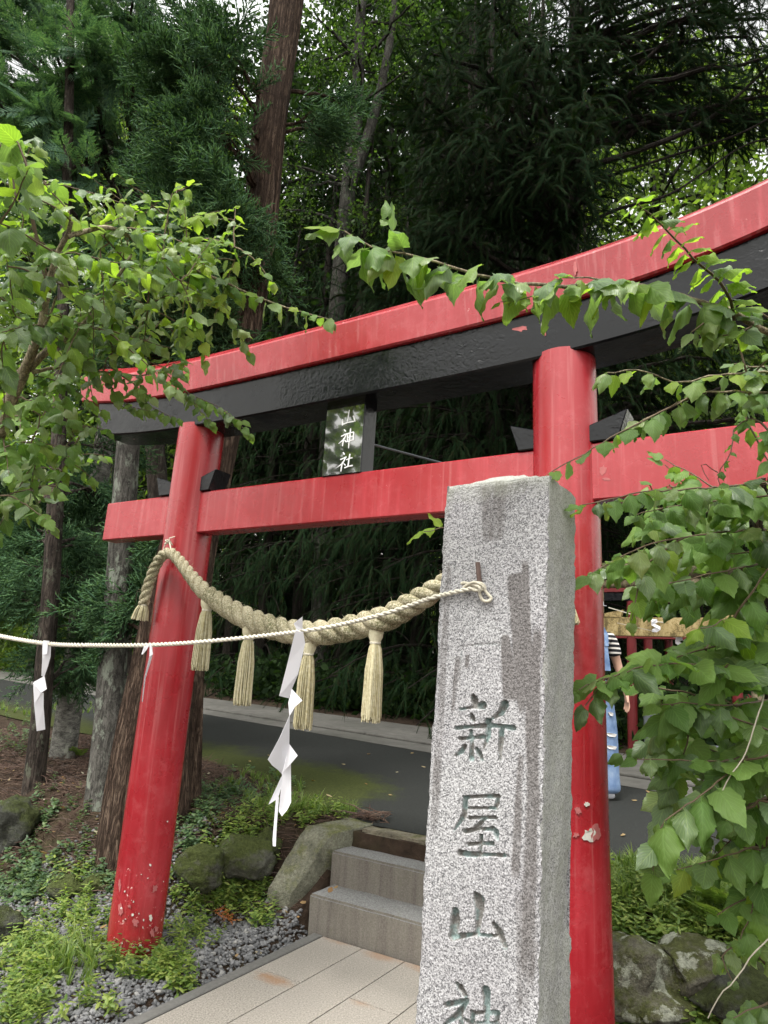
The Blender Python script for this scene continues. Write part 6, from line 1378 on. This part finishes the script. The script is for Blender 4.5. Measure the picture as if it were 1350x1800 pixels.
# ---END-P4---
# ================================================================== small gates at the right, beyond the road
def gate_s(name, label, group, c_px, Y, width, height, r_post, mat, wood=False):
    C0 = aty(*c_px, Y); s0, t0 = st(C0); base = W(s0, t0); base[2] = gz(base); root = thing(name, label, 'torii gate', base, group)
    def L(a, b, z): return base + U * a + N * b + Z * z
    for sg in (-1, 1):
        mb = MB(); mb.tube([L(sg * (width / 2 + .03), 0, -.1), L(sg * width / 2, 0, height)], [r_post, r_post * .93], 24); shade(obj('post', mb, mat, root), 50)
    return root, L
MOSS = MAT['mosslog']
g, L = gate_s('wooden_torii', 'pale wooden torii gate with a mossy log lintel at the right beyond the road', None, (1190, 1335), 7.55, 1.55, 2.0, .056, MAT['oldwood'], True)
mb = MB(); zz_ = np.linspace(-1.15, 1.15, 24); mb.tube([L(x, 0, 2.10 + .02 * x * x) for x in zz_], .105, 20, jag=lambda i, an: 1 + .04 * np.sin(an * 3 + i) + .03 * np.sin(an * 7 + i * 2)); shade(obj('log_lintel', mb, MOSS, g), 60)
mb = MB(); mb.tube([L(x, 0, 1.965) for x in np.linspace(-1.0, 1.0, 10)], .05, 14); shade(obj('lower_log', mb, MAT['oldwood'], g), 60)
mb = MB(); mb.box(L(0, 0, 1.47), U, N, Z, 1.0, .03, .105, .006); obj('tie_beam', mb, MAT['wood'], g)
for sg in (-1, 1):
    mb = MB(); a = [(.06, 1.577), (.24, 1.577), (.27, 1.66), (.06, 1.62)]; mb.prism([L(sg * (.775 - x), -.034, z) for x, z in a], [L(sg * (.775 - x), .034, z) for x, z in a]); obj('wedge', mb, MAT['wood'], g)
for k, (cx, Y, w, h, lb) in enumerate(((1205, 8.5, 1.15, 1.85, 'nearer of the small dark red torii gates behind the wooden gate'), (1230, 9.5, 1.2, 2.05, 'farther small dark red torii gate in the shade behind the wooden gate'), (1260, 10.6, 1.2, 2.1, 'last small dark red torii gate in the row behind the vine'))):
    g, L = gate_s('red_torii', lb, 'small red torii gates in a row', (cx, 1320), Y, w, h, .062, MAT['redfar'])
    mb = MB(); mb.box(L(0, 0, h - .42), U, N, Z, w / 2 + .28, .03, .062, .005); obj('tie_beam', mb, MAT['redfar'], g)
    mb = MB(); mb.box(L(0, 0, h + .055), U, N, Z, w / 2 + .36, .06, .055, .006); obj('lower_lintel', mb, MAT['black'], g)
    mb = MB(); mb.box(L(0, 0, h + .165), U, N, Z, w / 2 + .45, .075, .055, .006); obj('upper_lintel', mb, MAT['redfar'], g)
# pipe railing
P0 = aty(1140, 1326, 7.9); P0[2] = gz(P0); rail = thing('pipe_railing', 'grey steel pipe railing in front of the small red gates', 'railing', P0)
for k in range(4):
    a = P0 + U * (k * .95); a[2] = gz(a); mb = MB(); mb.tube([a - Z * .1, a + Z * .62], .042, 16); mb.tube([a + Z * .62, a + Z * .69, a + Z * .70], [.050, .050, .02], 16); shade(obj('post', mb, MAT['steel'], rail), 40)
for z in (.22, .50):
    mb = MB(); mb.tube([P0 + Z * z, P0 + U * 2.85 + Z * (z + (gz(P0 + U * 2.85) - P0[2]))], .022, 12); shade(obj('rail', mb, MAT['steel'], rail), 40)
# cord with paper streamers strung before the small gates
rp2 = [aty(1070, 1068, 7.45), aty(1110, 1080, 7.5), aty(1150, 1092, 7.55), aty(1200, 1096, 7.6), aty(1262, 1094, 7.6), aty(1330, 1080, 7.6)]
mb = MB(); sg_ = np.concatenate([[0], np.cumsum(np.linalg.norm(np.diff(rp2, axis=0), axis=1))]); mb.tube(smooth_curve(np.array(rp2), sg_, np.linspace(0, sg_[-1] * .999, 40)), .006, 6); tag(obj('far_cord', mb, MAT['cord']), 'pale cord strung between the posts of the wooden gate', 'rope')
mb = MB(); rp3 = [aty(1085, 1095, 7.5), aty(1150, 1110, 7.6), aty(1190, 1122, 7.7), aty(1240, 1140, 7.8)]; mb.tube(rp3, .004, 5); tag(obj('far_cord', mb, MAT['drytwig']), 'second thinner grey cord sagging below the pale one', 'rope')
def zig(x, y, Y, k, label):
    Q = [(0, 0), (20, 2), (22, 18), (30, 24), (30, 40), (20, 46), (-2, 44), (0, 32), (10, 30), (12, 26), (0, 18)]; mb = MB()
    Q = [(6, 0), (26, 2), (28, 14), (16, 20), (40, 32), (40, 46), (24, 56), (4, 54), (6, 42), (18, 38), (2, 26), (2, 14)]
    mb.add([aty(x + a * k, y + b * k, Y - .012 * (i % 3)) for i, (a, b) in enumerate(Q)], [(0, 1, 2, 3, 10, 11), (3, 4, 5, 9, 10), (5, 6, 7, 8, 9)]); o = obj('paper_streamer', mb, MAT['paper']); md = o.modifiers.new('thickness', 'SOLIDIFY'); md.thickness = .0012; tag(o, label, 'paper streamer', 'paper streamers at the small gates')
zig(1144, 1088, 7.5, .42, 'small white zigzag paper streamer hanging before the far red gates')
zig(1186, 1118, 7.6, .5, 'small white paper streamer half hidden behind the vine leaves')

# ================================================================== person half hidden by the right pillar
FP = W(1.571, 3.286, 0); FP[2] = gz(FP) + .006
FP = FP - np.array([.145, .05, 0]); FP[2] = gz(FP) + .006
_a = math.radians(8); HX = np.array([math.cos(_a), math.sin(_a), 0]); HY = np.array([-math.sin(_a), math.cos(_a), 0])     # her left is towards +X, she faces the camera (-HY)
def B(x, y, z): return FP + HX * x - HY * y + Z * z          # x: picture right, y: towards the camera
person = thing('person', 'person in blue ripped denim overalls and striped tee half hidden by the right pillar', 'person', FP)
def skin_mesh(name, pts, edges, radii, mat, parent, root=0, sub=2):
    me = bpy.data.meshes.new(name); me.from_pydata([list(p) for p in pts], edges, []); me.materials.append(mat)
    o = bpy.data.objects.new(name, me); COL.objects.link(o); o.parent = parent; o.matrix_parent_inverse = Matrix.Translation(-Vector(person.location)) if parent == person else Matrix.Identity(4)
    md = o.modifiers.new('skin', 'SKIN'); md.use_smooth_shade = True; md.branch_smoothing = .6
    sv_ = me.skin_vertices[0].data if me.skin_vertices else None
    if sv_ is None: 
        return o
    for v, rd in zip(sv_, radii): v.radius = rd if not np.isscalar(rd) else (rd, rd)
    sv_[root].use_root = True
    ss_ = o.modifiers.new('subd', 'SUBSURF'); ss_.levels = sub; ss_.render_levels = sub; return o
SKIN = NT('skin').surf((.50, .30, .215), .5, None, .4)
HAIR = m_simple('dark_hair', (.016, .012, .010), .45, .4, .2, 60)
def m_denim():
    a = NT('blue_denim'); p = a.pos(); c = a.ramp(a.noise(p, 9, 5, .65), [(.3, (.085, .15, .29)), (.55, (.19, .28, .45)), (.8, (.34, .43, .56))]); w = a.noise(p, 220, 2); return a.surf(c, .85, a.bump(a.math('ADD', w, a.noise(p, 14, 4)), .4, .008), .2)
def m_stripe():
    a = NT('striped_jersey'); s = a.n('SeparateXYZ', {0: a.pos()}, out=2); f = a.ramp(a.math('PINGPONG', s, .019), [(.0085 / 1, 0), (.0105, 1)], 'CONSTANT'); return a.surf(a.mix(f, (.02, .02, .024), (.72, .68, .64)), .85, None, .2)
DEN = m_denim(); STR = m_stripe(); HH = 1.60
# body (one continuous surface)
bp_ = []; be = []; brd = []
def bv(x, y, z, r, link=None):
    bp_.append(B(x, y, z * HH / 1.6)); brd.append(r); i = len(bp_) - 1
    if link is not None: be.append((link, i))
    return i
pel = bv(0, 0, .86, (.115, .095)); ab = bv(0, .0, 1.00, (.10, .08), pel); ch = bv(0, .01, 1.16, (.115, .085), ab); ut = bv(0, 0, 1.27, (.10, .07), ch); nk = bv(0, .01, 1.355, .045, ut); h0 = bv(0, .03, 1.41, (.058, .066), nk); h1 = bv(0, .03, 1.48, (.076, .088), h0); h2 = bv(0, .02, 1.55, (.070, .08), h1); h3 = bv(0, .015, 1.59, (.035, .04), h2)
for sg in (-1, 1):
    sh = bv(sg * .155, 0, 1.285, .052, ut); el = bv(sg * .24, -.01, 1.04, .036, sh); wr = bv(sg * .275, .05, .82, .024, el); pm = bv(sg * .268, .062, .785, (.026, .036), wr)
    for q, (fy, ln, sp_) in enumerate(((.026, .070, .006), (.009, .080, .002), (-.009, .074, -.002), (-.024, .058, -.008))):
        k1 = bv(sg * .270, .062 + fy, .755, .0095, pm); k2 = bv(sg * .268, .066 + fy + sp_, .755 - ln * .5, .0085, k1); k3 = bv(sg * .256, .070 + fy + sp_, .755 - ln, .0065, k2)
    t1 = bv(sg * .258, .098, .785, .0105, wr); t2 = bv(sg * .250, .115, .752, .0085, t1)
    hp = bv(sg * .085, 0, .80, .082, pel); kn = bv(sg * .10, .015, .46, .058, hp); an = bv(sg * .105, -.02, .08, .038, kn); ft = bv(sg * .115, .02, .035, (.04, .03), an); toe = bv(sg * .12, .045, .025, (.035, .02), ft)
body = skin_mesh('body', bp_, be, brd, SKIN, person, pel)
# face details
for sg in (-1, 1):
    mb = MB(); mb.tube([B(sg * .028, .112, 1.492), B(sg * .028, .117, 1.492), B(sg * .028, .119, 1.492)], [.011, .009, .002], 10); obj('eye', mb, m_simple('dark_eye', (.03, .02, .02), .3) if sg < 0 else bpy.data.materials['dark_eye'], person)
    mb = MB(); mb.tube([B(sg * .077, .015, 1.515), B(sg * .085, .005, 1.50), B(sg * .080, .01, 1.465)], [.008, .013, .008], 10); shade(obj('ear', mb, SKIN, person), 80)
mb = MB(); mb.tube([B(0, .112, 1.49), B(0, .13, 1.462), B(0, .115, 1.452)], [.006, .011, .006], 10); shade(obj('nose', mb, SKIN, person), 80)
mb = MB(); mb.tube([B(-.022, .108, 1.43), B(0, .115, 1.428), B(.022, .108, 1.43)], [.003, .006, .003], 8); shade(obj('mouth', mb, m_simple('lips', (.42, .14, .13), .5), person), 80)
# hair, cap
hp_ = [B(0, -.025, 1.56), B(0, -.055, 1.50), B(0, -.06, 1.42), B(0, -.055, 1.34), B(.062, -.01, 1.52), B(.078, .012, 1.46), B(.082, .012, 1.38), B(.07, .02, 1.31), B(-.062, -.01, 1.52), B(-.078, .012, 1.46), B(-.082, .012, 1.38), B(-.07, .02, 1.31)]
skin_mesh('hair', hp_, [(0, 1), (1, 2), (2, 3), (0, 4), (4, 5), (5, 6), (6, 7), (0, 8), (8, 9), (9, 10), (10, 11)], [(.08, .07), (.085, .06), (.08, .045), (.05, .025), .034, .026, .02, .009, .034, .026, .02, .009], HAIR, person)
CAPM = m_simple('grey_cap_cloth', (.42, .43, .47), .8, .2, .1, 120)
mb = MB(); rows = [(1.535, .098), (1.56, .097), (1.59, .088), (1.615, .062), (1.625, .02)]
mb.tube([B(0, .015, z) for z, _ in rows], [q for _, q in rows], 24); cap = shade(obj('cap', mb, CAPM, person), 60)
mb = MB(); n_ = 12; top = [B(.095 * math.sin(a), .05 + .135 * math.cos(a) * (1 if abs(a) < 1.5 else .4), 1.535 - .012 * math.cos(a)) for a in np.linspace(-1.35, 1.35, n_)]; mb.prism(top, [p - Z * .006 for p in top]); obj('peak', mb, CAPM, cap)
# striped tee with short sleeves
tp = [B(0, 0, .96), B(0, .0, 1.06), B(0, .012, 1.17), B(0, 0, 1.275), B(0, .005, 1.325)]; te = [(0, 1), (1, 2), (2, 3), (3, 4)]; trd = [(.132, .105), (.125, .102), (.137, .108), (.118, .085), (.062, .058)]
for sg in (-1, 1):
    i = len(tp); tp += [B(sg * .160, 0, 1.285), B(sg * .200, -.006, 1.16), B(sg * .210, -.008, 1.12)]; trd += [.067, .064, .066]; te += [(3, i), (i, i + 1), (i + 1, i + 2)]
skin_mesh('striped_tee', tp, te, trd, STR, person, 0)
# overalls: wide straight legs, hip band, bib and straps
op = [B(0, 0, .90), B(0, 0, 1.0)]; oe = [(0, 1)]; ord_ = [(.150, .125), (.140, .116)]
for sg in (-1, 1):
    i = len(op); op += [B(sg * .088, 0, .78), B(sg * .108, .012, .46), B(sg * .118, 0, .12), B(sg * .12, .01, .035)]; ord_ += [(.108, .106), (.096, .100), (.096, .102), (.104, .12)]; oe += [(0, i), (i, i + 1), (i + 1, i + 2), (i + 2, i + 3)]
ov = skin_mesh('overalls', op, oe, ord_, DEN, person, 0)
mb = MB(); bib = [(-.10, 1.0), (.10, 1.0), (.085, 1.22), (-.085, 1.22)]; mb.prism([B(x, .132 - .02 * (z > 1.1), z) for x, z in bib], [B(x, .10 - .0 * z, z) for x, z in bib]); obj('bib', mb, DEN, ov)
for sg in (-1, 1):
    mb = MB(); P = [B(sg * .075, .118, 1.20), B(sg * .082, .098, 1.29), B(sg * .085, .03, 1.352), B(sg * .08, -.06, 1.31), B(sg * .07, -.105, 1.18)]
    for a, b in zip(P[:-1], P[1:]):
        d = (b - a); l = np.linalg.norm(d); d = d / l; w_ = np.cross(d, HX); mb.box((a + b) / 2, d, HX, w_, l / 2 + .003, .017, .0035)
    obj('strap', mb, DEN, ov)
    for kz, zz3 in enumerate((.91, .875)): mb = MB(); mb.tube([B(sg * .125, .092, zz3), B(sg * .130, .099, zz3)], .008, 10); obj('button', mb, MAT['steel'], ov)
    mb = MB(); pk = [(.03, .90), (.125, .87), (.12, .75), (.035, .75)]; 
    for z0 in (.50, .405, .66):
        wv = .052 if z0 != .66 else .022; mb2 = MB(); a = [B(sg * .108 + x * wv, .1095 - .012 * abs(x) ** 2 - (.004 if z0 < .45 else 0) + (.006 if z0 > .6 else 0), z0 + z) for x, z in ((-1, .012), (-.3, .017), (.5, .012), (1, .006), (.6, -.014), (-.4, -.010))]
        mb2.prism(a, [p + HY * .012 for p in a]); obj('frayed_tear', mb2, m_simple('pale_threads', (.62, .60, .58), .9, .1, .3, 150) if 'pale_threads' not in bpy.data.materials else bpy.data.materials['pale_threads'], ov)
    sh_ = [B(sg * .118, -.055, .045), B(sg * .12, .0, .05), B(sg * .122, .04, .038), B(sg * .123, .06, .03)]; skin_mesh('shoe', sh_, [(0, 1), (1, 2), (2, 3)], [(.045, .04), (.05, .045), (.046, .034), (.03, .022)], CAPM, person)
mb = MB(); mb.tube([B(.262 + .027 * math.cos(a), .05 + .03 * math.sin(a), .845) for a in np.linspace(0, 2 * math.pi, 22)], .0045, 6, cap=False); obj('wristband', mb, HAIR, person)
